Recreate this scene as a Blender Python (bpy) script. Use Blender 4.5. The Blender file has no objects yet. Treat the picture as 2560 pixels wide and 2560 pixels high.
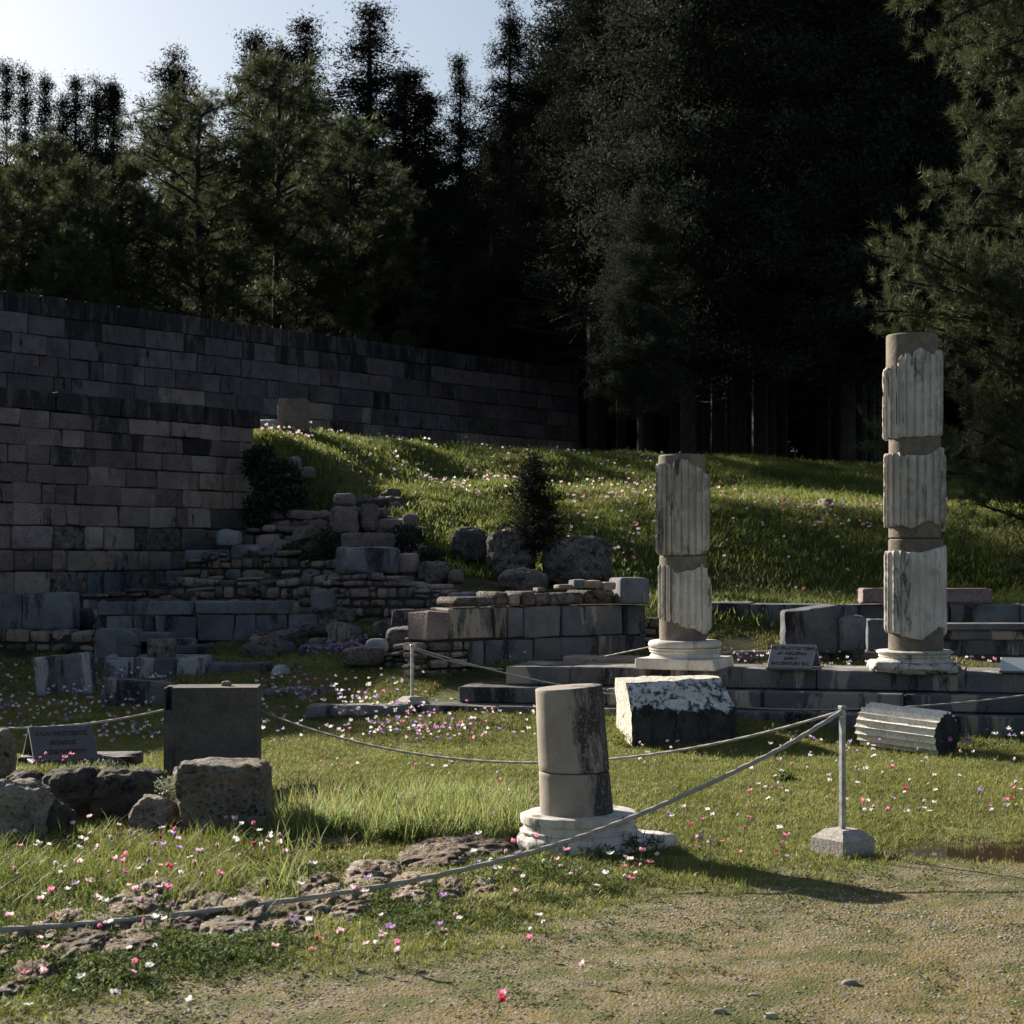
import bpy, math, random
import numpy as np
from mathutils import Vector, Matrix

random.seed(7); RNG = np.random.default_rng(7)
sc = bpy.context.scene
COL = sc.collection
R = math.radians

# ---------------------------------------------------------------- camera, light, exposure
F, CX, HY, H = 4500.0, 1280.0, 1400.0, 1.65      # focal length in photo pixels, centre column, horizon row, eye height
cam = bpy.data.cameras.new('camera'); camo = bpy.data.objects.new('camera', cam); COL.objects.link(camo)
camo.location = (0, 0, H); camo.rotation_euler = (R(90), 0, 0)
cam.sensor_width = 36; cam.lens = 36 * F / 2560; cam.shift_y = (HY - 1280) / 2560
cam.clip_end = 3000; cam.clip_start = .1
cam.dof.use_dof = True; cam.dof.focus_distance = 15; cam.dof.aperture_fstop = 7
sc.camera = camo

SUN = Vector((-.67, .74, .44)).normalized()
EL = math.asin(SUN.z); AZ = math.atan2(SUN.x, SUN.y)
w = bpy.data.worlds.new('World'); sc.world = w; w.use_nodes = True
nt = w.node_tree; nt.nodes.clear()
sky = nt.nodes.new('ShaderNodeTexSky'); sky.sky_type = 'NISHITA'; sky.sun_disc = False
sky.sun_elevation = EL; sky.sun_rotation = AZ; sky.air_density = 1.15; sky.dust_density = 2.0; sky.ozone_density = 3.0
bg = nt.nodes.new('ShaderNodeBackground'); bg.inputs[1].default_value = .043
wo = nt.nodes.new('ShaderNodeOutputWorld')
hs = nt.nodes.new('ShaderNodeHueSaturation'); hs.inputs['Saturation'].default_value = .8; nt.links.new(sky.outputs[0], hs.inputs['Color']); nt.links.new(hs.outputs[0], bg.inputs[0]); nt.links.new(bg.outputs[0], wo.inputs[0])
sl = bpy.data.lights.new('sun', 'SUN'); sl.energy = 5.0; sl.angle = R(.7); sl.color = (1, .91, .76)
so = bpy.data.objects.new('sun', sl); COL.objects.link(so); so.location = (-20, 22, 20)
so.rotation_euler = SUN.to_track_quat('Z', 'Y').to_euler()
sc.view_settings.view_transform = 'Standard'; sc.view_settings.look = 'None'
sc.view_settings.exposure = 1.42; sc.view_settings.gamma = 1; sc.view_settings.use_curve_mapping = False
sc.render.engine = 'CYCLES'; sc.cycles.max_bounces = 5; sc.cycles.diffuse_bounces = 3; sc.cycles.use_denoising = True

# ---------------------------------------------------------------- helpers: numbers
def P(px, py, d): return np.array(((px - CX) * d / F, d, H - (py - HY) * d / F))
def WX(px, d): return (px - CX) * d / F
def WZ(py, d): return H - (py - HY) * d / F
def sstep(a, b, x):
    t = np.clip((x - a) / (b - a), 0, 1); return t * t * (3 - 2 * t)
def _h(ix, iy, iz, s):
    h = (ix * 374761393 + iy * 668265263 + iz * 1440662683 + s * 974634777) & 0xffffffff
    h = ((h ^ (h >> 13)) * 1274126177) & 0xffffffff
    h = ((h ^ (h >> 16)) * 2246822519) & 0xffffffff
    return ((h ^ (h >> 15)) & 0xffffff) / 16777215.0 * 2 - 1
def vnoise(p, s=0):
    p = np.asarray(p, float); i = np.floor(p).astype(np.int64); f = p - i; f = f * f * (3 - 2 * f)
    r = 0
    for a in (0, 1):
        for b in (0, 1):
            for c in (0, 1):
                wgt = (f[:, 0] if a else 1 - f[:, 0]) * (f[:, 1] if b else 1 - f[:, 1]) * (f[:, 2] if c else 1 - f[:, 2])
                r = r + wgt * _h(i[:, 0] + a, i[:, 1] + b, i[:, 2] + c, s)
    return r
def fbm(p, o=4, s=0):
    r = 0; a = 1; t = 0
    for k in range(o):
        r = r + a * vnoise(np.asarray(p) * 2 ** k + 17.3 * k, s + k); t += a; a *= .5
    return r / t
def n2(X, Y, fr, o=3, s=0):
    X = np.asarray(X, float).ravel(); Y = np.asarray(Y, float).ravel()
    return fbm(np.stack([X * fr, Y * fr, X * 0 + .5], 1), o, s)

# ---------------------------------------------------------------- helpers: meshes
class Acc:
    def __init__(s): s.V = []; s.T = []; s.Q = []; s.TM = []; s.QM = []; s.n = 0
    def add(s, V, T=None, Q=None, m=0):
        V = np.asarray(V, float).reshape(-1, 3)
        if T is not None and len(T): T = np.asarray(T) + s.n; s.T.append(T); s.TM.append(np.full(len(T), m))
        if Q is not None and len(Q): Q = np.asarray(Q) + s.n; s.Q.append(Q); s.QM.append(np.full(len(Q), m))
        s.V.append(V); s.n += len(V); return s
    def mesh(s, name, mats, smooth=False):
        V = np.concatenate(s.V); me = bpy.data.meshes.new(name)
        T = np.concatenate(s.T) if s.T else np.zeros((0, 3), int); Q = np.concatenate(s.Q) if s.Q else np.zeros((0, 4), int)
        me.vertices.add(len(V)); me.vertices.foreach_set('co', V.astype(np.float32).ravel())
        li = np.concatenate([T.ravel(), Q.ravel()]).astype(np.int32)
        me.loops.add(len(li)); me.loops.foreach_set('vertex_index', li)
        st = np.concatenate([np.arange(len(T)) * 3, len(T) * 3 + np.arange(len(Q)) * 4]).astype(np.int32)
        me.polygons.add(len(st)); me.polygons.foreach_set('loop_start', st)
        if smooth: me.polygons.foreach_set('use_smooth', np.ones(len(st), bool))
        for m in (mats if isinstance(mats, (list, tuple)) else [mats]): me.materials.append(m)
        mi = np.concatenate(s.TM + s.QM) if (s.TM or s.QM) else np.zeros(0)
        if mi.any(): me.polygons.foreach_set('material_index', mi.astype(np.int32))
        me.update(calc_edges=True)
        if not smooth and len(V) < 60000: me.set_sharp_from_angle(angle=R(32))
        return me

def obj(name, me, parent=None, loc=(0, 0, 0), rz=0, world=True):
    o = bpy.data.objects.new(name, me); COL.objects.link(o)
    if parent is not None:
        o.parent = parent
        if world: loc = Vector(loc) - WORLD.get(parent.name, parent.location)
    o.location = loc; o.rotation_euler = (0, 0, rz)
    return o
WORLD = {}
def tag(o, label, cat, group=None):
    o['label'] = label; o['category'] = cat
    if group: o['group'] = group
    return o
def thing(name, label, cat, loc, group=None):
    o = bpy.data.objects.new(name, None); COL.objects.link(o); o.location = loc; o.empty_display_size = .1
    return tag(o, label, cat, group)
def kind(o, k): o['kind'] = k; return o

_ct = {}
def cube_topo(n):
    if n in _ct: return _ct[n]
    keys = {}; V = []; Q = []
    def vid(p):
        k = tuple(round(c * n) for c in p)
        if k not in keys: keys[k] = len(V); V.append([c for c in p])
        return keys[k]
    for ax in range(3):
        for s in (-1, 1):
            for i in range(n):
                for j in range(n):
                    q = []
                    for (a, b) in ((i, j), (i + 1, j), (i + 1, j + 1), (i, j + 1)):
                        p = [0, 0, 0]; p[ax] = s; p[(ax + 1) % 3] = -1 + 2 * a / n; p[(ax + 2) % 3] = -1 + 2 * b / n
                        q.append(vid(p))
                    Q.append(q if s > 0 else q[::-1])
    _ct[n] = (np.array(V), np.array(Q)); return _ct[n]
def superbox(dims, n=2, k=6, amp=.0, fr=3.0, seed=0, o=3, aniso=(1, 1, 1)):
    V, Q = cube_topo(n); nn = (np.abs(V) ** k).sum(1) ** (1 / k); V = V / nn[:, None]
    V = V * (np.array(dims) / 2)
    if amp:
        dr = V / (np.linalg.norm(V, axis=1)[:, None] + 1e-9)
        V = V + dr * (amp * fbm(V * fr * np.array(aniso) + seed * 7.1, o, seed))[:, None]
    return V, Q
def rbox(dims, n=8, r=.03, amp=.0, fr=3.0, seed=0, chip=0.):
    """box with worn rounded edges of radius r, noise relief and chipped arrises"""
    V, Q = cube_topo(n); h = np.array(dims) / 2; r = min(r, h.min() * .8); m = 1 if n < 6 else 2; e = 1 - 2 * m / n
    av = np.abs(V); w_ = np.where(av <= e, av / e * (h - r), (h - r) + (av - e) / (1 - e) * r); p = np.sign(V) * w_
    q = np.clip(p, -(h - r), h - r); d = p - q; ln = np.linalg.norm(d, axis=1)[:, None] + 1e-9; nn = d / ln; p = q + nn * r
    edge = (np.abs(nn) > .2).sum(1) > 1
    if amp: p = p + nn * (amp * fbm(p * fr + seed * 7.1, 5, seed))[:, None]
    if chip: p = p - nn * (chip * np.clip(fbm(p * fr * 2.2 + seed * 3.3, 4, seed + 5) + .05, 0, 1) * 2 * edge)[:, None]
    return p, Q
def chamfer(dims, c=.012, jit=.006, rng=RNG):
    h = np.array(dims) / 2; V = []; idx = {}
    cor = {}
    for sx in (-1, 1):
        for sy in (-1, 1):
            for sz in (-1, 1): cor[(sx, sy, sz)] = rng.normal(0, jit, 3)
    for s, off in cor.items():
        s_ = np.array(s)
        for ax in range(3):
            p = s_ * (h - c); p[ax] = s[ax] * h[ax]; idx[(s, ax)] = len(V); V.append(p + off)
    Q = []; T = []
    for ax in range(3):
        a, b = (ax + 1) % 3, (ax + 2) % 3
        for s in (-1, 1):
            q = []
            for (u, v) in ((-1, -1), (1, -1), (1, 1), (-1, 1)):
                t = [0, 0, 0]; t[ax] = s; t[a] = u; t[b] = v; q.append(idx[(tuple(t), ax)])
            Q.append(q if s > 0 else q[::-1])
    for ax in range(3):                                   # edges along ax
        a, b = (ax + 1) % 3, (ax + 2) % 3
        for u in (-1, 1):
            for v in (-1, 1):
                t0 = [0, 0, 0]; t0[a] = u; t0[b] = v; t1 = list(t0); t0[ax] = -1; t1[ax] = 1
                q = [idx[(tuple(t0), a)], idx[(tuple(t0), b)], idx[(tuple(t1), b)], idx[(tuple(t1), a)]]
                if u * v < 0: q = q[::-1]
                Q.append(q[::-1] if False else q)
    for s in cor:
        q = [idx[(s, 0)], idx[(s, 1)], idx[(s, 2)]]
        T.append(q if s[0] * s[1] * s[2] > 0 else q[::-1])
    return np.array(V), T, Q
def tube(pts, rad, seg=6):
    pts = np.asarray(pts, float); n = len(pts); rad = np.broadcast_to(rad, (n,))
    tg = np.gradient(pts, axis=0); tg /= np.linalg.norm(tg, axis=1)[:, None] + 1e-9
    up = np.array((.13, .21, 1.)) if abs(tg[:, 2]).mean() < .8 else np.array((1., .2, .1))
    a = np.cross(tg, up); a /= np.linalg.norm(a, axis=1)[:, None] + 1e-9; b = np.cross(tg, a)
    th = np.arange(seg) * 2 * np.pi / seg
    V = pts[:, None] + rad[:, None, None] * (np.cos(th)[None, :, None] * a[:, None] + np.sin(th)[None, :, None] * b[:, None])
    i = np.arange(n - 1)[:, None] * seg; j = np.arange(seg)[None]; j2 = (j + 1) % seg
    Q = np.stack([i + j, i + j2, i + seg + j2, i + seg + j], -1).reshape(-1, 4)
    return V.reshape(-1, 3), Q[:, ::-1]
def leaves(C, D, Wd, l, wd):
    """one slim triangle per leaf"""
    l = np.broadcast_to(l, (len(C),))[:, None]; wd = np.broadcast_to(wd, (len(C),))[:, None]
    V = np.stack([C - Wd * wd / 2, C + Wd * wd / 2, C + D * l], 1).reshape(-1, 3)
    return V, np.arange(len(V)).reshape(-1, 3)
def unit(v): return v / (np.linalg.norm(v, axis=-1, keepdims=True) + 1e-9)

# ---------------------------------------------------------------- materials
class N:
    def __init__(s, name):
        s.m = bpy.data.materials.new(name); s.m.use_nodes = True; s.t = s.m.node_tree; s.b = s.t.nodes['Principled BSDF']
        s.out = s.t.nodes['Material Output']
    def n(s, typ, **kw):
        nd = s.t.nodes.new(typ)
        for k, v in kw.items():
            if k.startswith('i_'): nd.inputs[k[2:].replace('_', ' ')].default_value = v
            else: setattr(nd, k, v)
        return nd
    def l(s, a, b): s.t.links.new(a, b); return b
    def coords(s, scale=(1, 1, 1), rnd=True, wobble=0):
        tc = s.n('ShaderNodeTexCoord'); v = tc.outputs['Object']
        if rnd:
            oi = s.n('ShaderNodeObjectInfo'); mu = s.n('ShaderNodeMath', operation='MULTIPLY'); mu.inputs[1].default_value = 57
            s.l(oi.outputs['Random'], mu.inputs[0]); ad = s.n('ShaderNodeVectorMath', operation='ADD')
            s.l(v, ad.inputs[0]); s.l(mu.outputs[0], ad.inputs[1]); v = ad.outputs[0]
        mp = s.n('ShaderNodeMapping'); mp.inputs['Scale'].default_value = scale; s.l(v, mp.inputs[0]); return mp.outputs[0]
    def noise(s, v, sc_, det=4, rough=.6, dist=0):
        nd = s.n('ShaderNodeTexNoise'); nd.inputs['Scale'].default_value = sc_; nd.inputs['Detail'].default_value = det
        nd.inputs['Roughness'].default_value = rough; nd.inputs['Distortion'].default_value = dist; s.l(v, nd.inputs['Vector']); return nd.outputs[0]
    def ramp(s, f, a, b, inv=False):
        mr = s.n('ShaderNodeMapRange'); mr.interpolation_type = 'SMOOTHSTEP'
        mr.inputs[1].default_value = a; mr.inputs[2].default_value = b
        if inv: mr.inputs[3].default_value = 1; mr.inputs[4].default_value = 0
        s.l(f, mr.inputs[0]); return mr.outputs[0]
    def mix(s, f, a, b, mode='MIX'):
        mx = s.n('ShaderNodeMix', data_type='RGBA', blend_type=mode)
        for val, i in ((f, 0), (a, 6), (b, 7)):
            if hasattr(val, 'links') or hasattr(val, 'is_linked'): s.l(val, mx.inputs[i])
            else: mx.inputs[i].default_value = val if i == 0 else (*val, 1)
        return mx.outputs[2]
    def math(s, op, a, b):
        m = s.n('ShaderNodeMath', operation=op)
        for i, x in enumerate((a, b)):
            if hasattr(x, 'is_linked'): s.l(x, m.inputs[i])
            else: m.inputs[i].default_value = x
        return m.outputs[0]
    def bump(s, h, st, dist=.02):
        b = s.n('ShaderNodeBump'); b.inputs['Strength'].default_value = st; b.inputs['Distance'].default_value = dist
        s.l(h, b.inputs['Height']); s.l(b.outputs[0], s.b.inputs['Normal']); return b

def stone(name, c1, c2, dark=(.02, .02, .024), stain=.5, streak=1.0, sc_=3., white=0., wcol=(.6, .6, .58), lich=0, lcol=(.4, .2, .04),
          bump=.5, bd=.02, pit=0., rv=.35, rough=.9, fine=60, grain=.35, c3=None, vein=0., drip=None, side=0., arris=0.):
    """layered procedural stone: two tones, dark lichen streaks, pale patches, pits and grain"""
    s = N(name); v = s.coords(); vs = s.coords((1, 1, .22 if streak else 1))
    a = s.noise(v, sc_, 5, .65); base = s.mix(s.ramp(a, .35, .68), c1, c2)
    if c3: base = s.mix(s.ramp(s.noise(v, sc_ * 1.7, 4), .55, .68), base, c3)
    g = s.noise(v, fine, 3, .7); base = s.mix(grain, base, s.mix(s.ramp(g, .3, .7), (0, 0, 0), base))
    base = s.mix(1, base, (1 + grain * .8,) * 3, 'MULTIPLY')
    if white: base = s.mix(s.math('MULTIPLY', s.ramp(s.noise(vs, sc_ * 1.3, 6, .7, .4), .62 - white * .2, .66 - white * .2), .9), base, wcol)
    if stain:
        sn_ = s.noise(vs, sc_ * 1.6, 8, .72, .3)
        if side: tc = s.n('ShaderNodeTexCoord'); sp_ = s.n('ShaderNodeSeparateXYZ'); s.l(tc.outputs['Object'], sp_.inputs[0]); sn_ = s.math('ADD', sn_, s.math('MULTIPLY', sp_.outputs[0], side))
        st = s.ramp(sn_, .66 - stain * .3, .72 - stain * .22)
        st = s.math('MULTIPLY', st, s.ramp(s.noise(v, fine * .5, 2, .6), .2, .5)); base = s.mix(st, base, dark)
    if lich: base = s.mix(s.ramp(s.noise(v, sc_ * 2.2, 5, .7), .66 - lich * .2, .72 - lich * .18), base, lcol)
    if vein: base = s.mix(s.math('MULTIPLY', s.ramp(s.noise(s.coords((1, 1, .06)), 14, 5, .75, .2), .5, .62), vein), base, (.16, .145, .135))
    if arris:                                           # grime on the worn arrises, doubling as painted shading that draws the flutes
        at_ = s.n('ShaderNodeAttribute'); at_.attribute_name = 'arris'; base = s.mix(s.math('MULTIPLY', s.math('MULTIPLY', at_.outputs['Fac'], arris), s.ramp(s.noise(s.coords((1, 1, .5)), 16, 5, .7), .32, .52)), base, (.13, .11, .09))
    if drip:                                            # black crust below a ragged height (object z), as it grows on this stone
        tc = s.n('ShaderNodeTexCoord'); sp_ = s.n('ShaderNodeSeparateXYZ'); s.l(tc.outputs['Object'], sp_.inputs[0])
        hz = s.math('ADD', sp_.outputs[2], s.math('MULTIPLY', s.math('SUBTRACT', s.noise(s.coords((1, 1, .8)), 4, 8, .75, .3), .5), .5)); base = s.mix(s.ramp(hz, drip, drip + .012, True), base, (.022, .021, .022))
    oi = s.n('ShaderNodeObjectInfo'); mr = s.n('ShaderNodeMapRange'); s.l(oi.outputs['Random'], mr.inputs[0])
    mr.inputs[3].default_value = 1 - rv; mr.inputs[4].default_value = 1 + rv
    base = s.mix(1, base, mr.outputs[0], 'MULTIPLY')
    s.l(base, s.b.inputs['Base Color']); s.b.inputs['Roughness'].default_value = rough; s.b.inputs['Specular IOR Level'].default_value = .25
    h = s.math('ADD', s.math('MULTIPLY', s.noise(v, sc_ * 4, 8, .7), 1.0), s.math('MULTIPLY', g, .25))
    if pit:
        vo = s.n('ShaderNodeTexVoronoi'); vo.inputs['Scale'].default_value = 22; s.l(v, vo.inputs['Vector'])
        h = s.math('SUBTRACT', h, s.math('MULTIPLY', s.ramp(vo.outputs['Distance'], .1, .35, True), pit))
    s.bump(h, bump, bd); return s.m

M = {}
M['andesite'] = stone('andesite', (.125, .10, .098), (.195, .155, .15), stain=.25, bump=1, pit=.6, rv=.34, sc_=2.5, c3=(.21, .14, .105))
M['andesite_cool'] = stone('grey purple andesite', (.095, .08, .09), (.15, .125, .135), stain=.32, bump=1, pit=.6, rv=.3, sc_=2.5, c3=(.17, .12, .10))
M['andesite_black'] = stone('andesite black with lichen', (.055, .047, .05), (.11, .088, .08), stain=.85, bump=.7, pit=.4, rv=.3, sc_=2.5)
M['tan'] = stone('tan sandstone', (.175, .14, .115), (.25, .205, .172), stain=.25, bump=.7, rv=.3, sc_=3, c3=(.16, .11, .09))
M['pale'] = stone('pale limestone', (.20, .21, .21), (.31, .32, .31), stain=.35, bump=.9, rv=.15)
M['conglom'] = stone('conglomerate', (.085, .078, .076), (.19, .165, .145), stain=.5, bump=1, bd=.04, pit=.8, rv=.25, sc_=5, streak=0)
M['bluestone'] = stone('blue grey limestone', (.065, .075, .09), (.13, .14, .155), stain=.45, white=.12, wcol=(.22, .2, .18), bump=.35, rv=.22, sc_=2, c3=(.10, .085, .075))
M['steps'] = stone('grey step limestone', (.075, .078, .088), (.13, .128, .13), stain=.5, white=.42, wcol=(.30, .26, .22), bump=.35, rv=.22, sc_=1.7)
M['rubble'] = stone('rubble stone', (.12, .10, .088), (.22, .18, .15), stain=.45, bump=1, rv=.65, sc_=6, c3=(.09, .095, .10))
M['marble'] = stone('weathered marble', (.40, .37, .335), (.54, .51, .47), stain=.46, white=0, bump=.22, rv=.06, sc_=3.2, dark=(.05, .052, .058), c3=(.34, .30, .26), fine=90, grain=.12, vein=.35, arris=.85)
M['whitewashed'] = stone('slate with worn white face', (.075, .08, .09), (.12, .125, .135), stain=.62, white=.75, wcol=(.30, .31, .32), bump=.4, rv=.1, sc_=2.4)
M['marble_clean'] = stone('pale marble', (.46, .435, .40), (.60, .575, .54), stain=.33, bump=.2, rv=.05, sc_=3, dark=(.07, .07, .075), fine=80, grain=.12, vein=.3, arris=.75, c3=(.42, .38, .33))
M['marble_grey'] = stone('grey brown marble', (.22, .19, .165), (.33, .295, .255), stain=.62, bump=.25, rv=.05, sc_=1.9, dark=(.045, .042, .045), fine=120, grain=.15, side=.55)
M['marble_black'] = stone('marble furred with black lichen', (.5, .5, .5), (.66, .65, .63), stain=.62, streak=0, bump=.9, rv=.05, sc_=9, dark=(.04, .043, .05), fine=50, grain=.15, drip=.04)
M['lichen_shade_black'] = stone('black lichen crust and end shade', (.035, .034, .036), (.06, .058, .06), stain=.5, bump=.8, rv=.05, sc_=6)
M['core'] = stone('cast stone core', (.125, .105, .088), (.185, .155, .125), stain=.12, bump=.9, bd=.012, rv=.08, sc_=8, fine=110, streak=0)
M['stele'] = stone('dark grey stele stone', (.055, .05, .05), (.095, .084, .08), stain=.4, bump=.5, rv=.03, sc_=2.5, white=.03, wcol=(.2, .17, .14))
M['boulder'] = stone('pitted boulder', (.17, .15, .13), (.29, .26, .22), stain=.3, bump=1, bd=.05, pit=.9, rv=.2, sc_=5, streak=0, lich=.34, lcol=(.30, .17, .06))
M['boulder_dark'] = stone('dark mossy boulder', (.06, .052, .045), (.11, .092, .075), stain=.4, bump=1, bd=.05, pit=.5, rv=.2, sc_=5, streak=0, lich=.12, lcol=(.13, .09, .03))
M['outcrop'] = stone('orange lichened outcrop', (.18, .13, .095), (.31, .25, .20), stain=.35, bump=1, bd=.05, pit=.6, rv=.25, sc_=7, streak=0, lich=.42, lcol=(.34, .17, .055), white=.3, wcol=(.40, .39, .37))
M['mortar'] = stone('mortar and earth', (.03, .026, .024), (.05, .043, .038), stain=.2, bump=.8, rv=.1, sc_=8)
M['concrete'] = stone('concrete', (.30, .27, .25), (.38, .35, .33), stain=.2, bump=.6, rv=.05, sc_=10, lich=.1, lcol=(.28, .16, .12), streak=0)
M['pebble'] = stone('pebble', (.22, .20, .17), (.36, .34, .30), stain=0, bump=.2, rv=.5, sc_=10)
M['bark'] = stone('bark', (.022, .018, .016), (.042, .034, .029), stain=.3, bump=1, bd=.05, rv=.3, sc_=4)

def plain(name, col, rough=.7, metal=0, var=.15, sc_=20):
    s = N(name); v = s.coords(); g = s.noise(v, sc_, 4)
    c = s.mix(s.ramp(g, .3, .7), tuple(x * (1 - var) for x in col), tuple(min(1, x * (1 + var)) for x in col))
    s.l(c, s.b.inputs['Base Color']); s.b.inputs['Roughness'].default_value = rough; s.b.inputs['Metallic'].default_value = metal
    s.bump(g, .15, .005); return s.m
M['metal'] = plain('galvanised steel', (.30, .32, .34), .45, .7, .3)
M['rope'] = plain('grey cotton rope', (.30, .285, .26), .9, 0, .25, 90)
M['red_paint'] = plain('faded red brown lettering', (.07, .014, .012), .8)
M['sign'] = plain('grey sign slab', (.20, .205, .215), .7, 0, .15, 30)
M['sign_dark'] = plain('dark grey sign slab', (.085, .09, .095), .7, 0, .15, 30)
M['sign_white'] = plain('white marble sign slab', (.5, .52, .54), .6, 0, .08, 30)

def leafmat(name, c1, c2, tr=.35, sc_=3., rough=.55, rv=.25, dry=None, spec=.25):
    s = N(name); tc = s.n('ShaderNodeTexCoord'); oi = s.n('ShaderNodeObjectInfo')
    geo = s.n('ShaderNodeNewGeometry'); g = s.noise(geo.outputs['Position'], sc_, 5, .7)
    c = s.mix(s.ramp(g, .35, .65), c1, c2)
    c = s.mix(s.math('MULTIPLY', geo.outputs['Random Per Island'], .6), c, c2)
    if dry: c = s.mix(s.ramp(geo.outputs['Random Per Island'], .84, .95), c, dry); c = s.mix(s.math('MULTIPLY', s.ramp(s.noise(geo.outputs['Position'], sc_ * .6, 5, .75), .50, .66), .55), c, dry)
    mr = s.n('ShaderNodeMapRange'); s.l(oi.outputs['Random'], mr.inputs[0]); mr.inputs[3].default_value = 1 - rv; mr.inputs[4].default_value = 1 + rv
    c = s.mix(1, c, mr.outputs[0], 'MULTIPLY')
    s.l(c, s.b.inputs['Base Color']); s.b.inputs['Roughness'].default_value = rough; s.b.inputs['Specular IOR Level'].default_value = spec
    t = s.n('ShaderNodeBsdfTranslucent'); s.l(c, t.inputs[0]); mx = s.n('ShaderNodeMixShader'); mx.inputs[0].default_value = tr
    s.l(s.b.outputs[0], mx.inputs[1]); s.l(t.outputs[0], mx.inputs[2]); s.l(mx.outputs[0], s.out.inputs[0]); return s.m
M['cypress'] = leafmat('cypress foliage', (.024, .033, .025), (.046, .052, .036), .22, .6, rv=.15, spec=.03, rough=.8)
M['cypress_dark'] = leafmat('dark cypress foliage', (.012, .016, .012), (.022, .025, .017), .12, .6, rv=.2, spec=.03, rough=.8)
M['pine'] = leafmat('pine needles', (.045, .060, .027), (.085, .098, .045), .3, 1., rv=.1, spec=.1)
M['turf'] = leafmat('turf blades', (.115, .14, .028), (.235, .245, .07), .4, 1.2, dry=(.25, .21, .1))
M['long'] = leafmat('long grass blades', (.13, .19, .04), (.21, .27, .085), .5, 2, dry=(.34, .3, .14))
M['mound'] = leafmat('mound grass blades', (.085, .12, .022), (.19, .215, .05), .5, .9, dry=(.22, .19, .09))
M['weed'] = leafmat('weed leaves', (.05, .08, .022), (.095, .13, .035), .35, 2, rough=.85)
M['sage'] = leafmat('grey green herb leaves', (.16, .18, .12), (.25, .26, .18), .3, 2)
M['ivy'] = leafmat('dark ivy leaves', (.018, .028, .018), (.035, .05, .028), .2, 2)
def petal(name, c):
    s = N(name); s.b.inputs['Base Color'].default_value = (*c, 1); s.b.inputs['Roughness'].default_value = .6
    g = s.noise(s.coords(), 60, 3); s.l(s.mix(s.ramp(g, .3, .7), tuple(x * .82 for x in c), c), s.b.inputs['Base Color'])
    t = s.n('ShaderNodeBsdfTranslucent'); t.inputs[0].default_value = (*c, 1); mx = s.n('ShaderNodeMixShader'); mx.inputs[0].default_value = .45
    s.l(s.b.outputs[0], mx.inputs[1]); s.l(t.outputs[0], mx.inputs[2]); s.l(mx.outputs[0], s.out.inputs[0]); return s.m
PET = {'white': petal('white petal', (.78, .76, .76)), 'pink': petal('pink petal', (.75, .26, .42)), 'pale pink': petal('pale pink petal', (.76, .52, .60)),
       'crimson': petal('crimson petal', (.62, .05, .13)), 'lilac': petal('lilac petal', (.42, .26, .58)), 'yellow': petal('yellow petal', (.7, .5, .03))}
M['flower_centre'] = plain('dark flower centre', (.012, .01, .02), .8)

# ---------------------------------------------------------------- ground
CP = []
def cp(*a):
    for (px, py, d) in a: CP.append(P(px, py, d))
def cw(*a):
    for q in a: CP.append(np.array(q, float))
for y in (-20, -8, 0, 3, 6, 9, 11.5, 14):
    for x in (-30, -14, -6, -3, 0, 3, 6, 14, 30): cw((x, y, 0))
for x in (-1.5, 1, 3, 5, 8, 14): cw((x, 16, 0))
cp((60, 1905, 13), (180, 1908, 12.6), (330, 1925, 12.2))
cp((150, 2095, 10.7), (400, 2095, 10.7), (0, 2150, 9.9), (550, 1985, 12.7), (-300, 1905, 13.5))
cp((0, 1810, 17.4), (400, 1815, 17.4), (700, 1822, 17.4), (0, 1665, 21.3), (230, 1665, 21.3), (-500, 1665, 21.3), (-500, 1810, 17.4))
cp((0, 1500, 24.3), (300, 1510, 26), (500, 1500, 27), (500, 1625, 22.3), (820, 1622, 21.8), (1000, 1640, 20.6), (1100, 1680, 19.2), (700, 1705, 19.3), (1000, 1780, 17.8), (1250, 1700, 18.6), (1280, 1830, 16.8))
for x in (1.8, 3, 4.5, 7, 12, 20): cw((x, 17.9 + .0, .35), (x, 18.9, .5), (x, 20.3, .52))
cw((1.6, 19.6, .5), (.9, 19.6, .5))
for x in (2.0, 3.5, 5.2, 7, 11, 20): cw((x, 22.3, 1.1))
cp((700, 1425, 26), (850, 1405, 26), (1000, 1425, 25.5), (1200, 1450, 25), (1400, 1480, 24.6), (1580, 1505, 24.5))
cp((620, 1320, 28.5), (700, 1300, 28.2), (850, 1280, 28), (950, 1245, 29), (1100, 1310, 28), (1250, 1340, 27.6), (1400, 1290, 29), (1500, 1345, 28.2), (1700, 1400, 27.5), (1900, 1400, 27.4), (2200, 1405, 27.4), (2560, 1420, 27.2), (3000, 1420, 27.2), (1500, 1290, 29.3), (1900, 1295, 29.3), (2300, 1325, 28.8), (1700, 1345, 28.3), (2100, 1350, 28.3), (1700, 1500, 26.5), (2100, 1500, 26.5), (2500, 1505, 26.3), (1700, 1512, 24), (2200, 1515, 24))
cp((900, 1200, 31), (1100, 1228, 32), (1300, 1238, 32), (1650, 1248, 32), (1900, 1257, 32), (2100, 1275, 31.5), (2300, 1288, 31), (2560, 1310, 30), (3000, 1310, 30))
cp((1050, 1200, 34), (1300, 1225, 36.4), (1700, 1236, 37), (2000, 1244, 37), (2300, 1262, 36.5), (2700, 1262, 36.5))
cp((720, 1120, 31.5), (1000, 1165, 33.8), (1300, 1175, 37.4), (1700, 1195, 38.6), (2100, 1212, 39), (2600, 1215, 39.5))
cp((655, 1079, 30), (800, 1090, 34), (1060, 1113, 36), (1300, 1132, 38.5), (1640, 1152, 41), (1900, 1167, 43), (2300, 1182, 43.5), (2800, 1182, 44))
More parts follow.
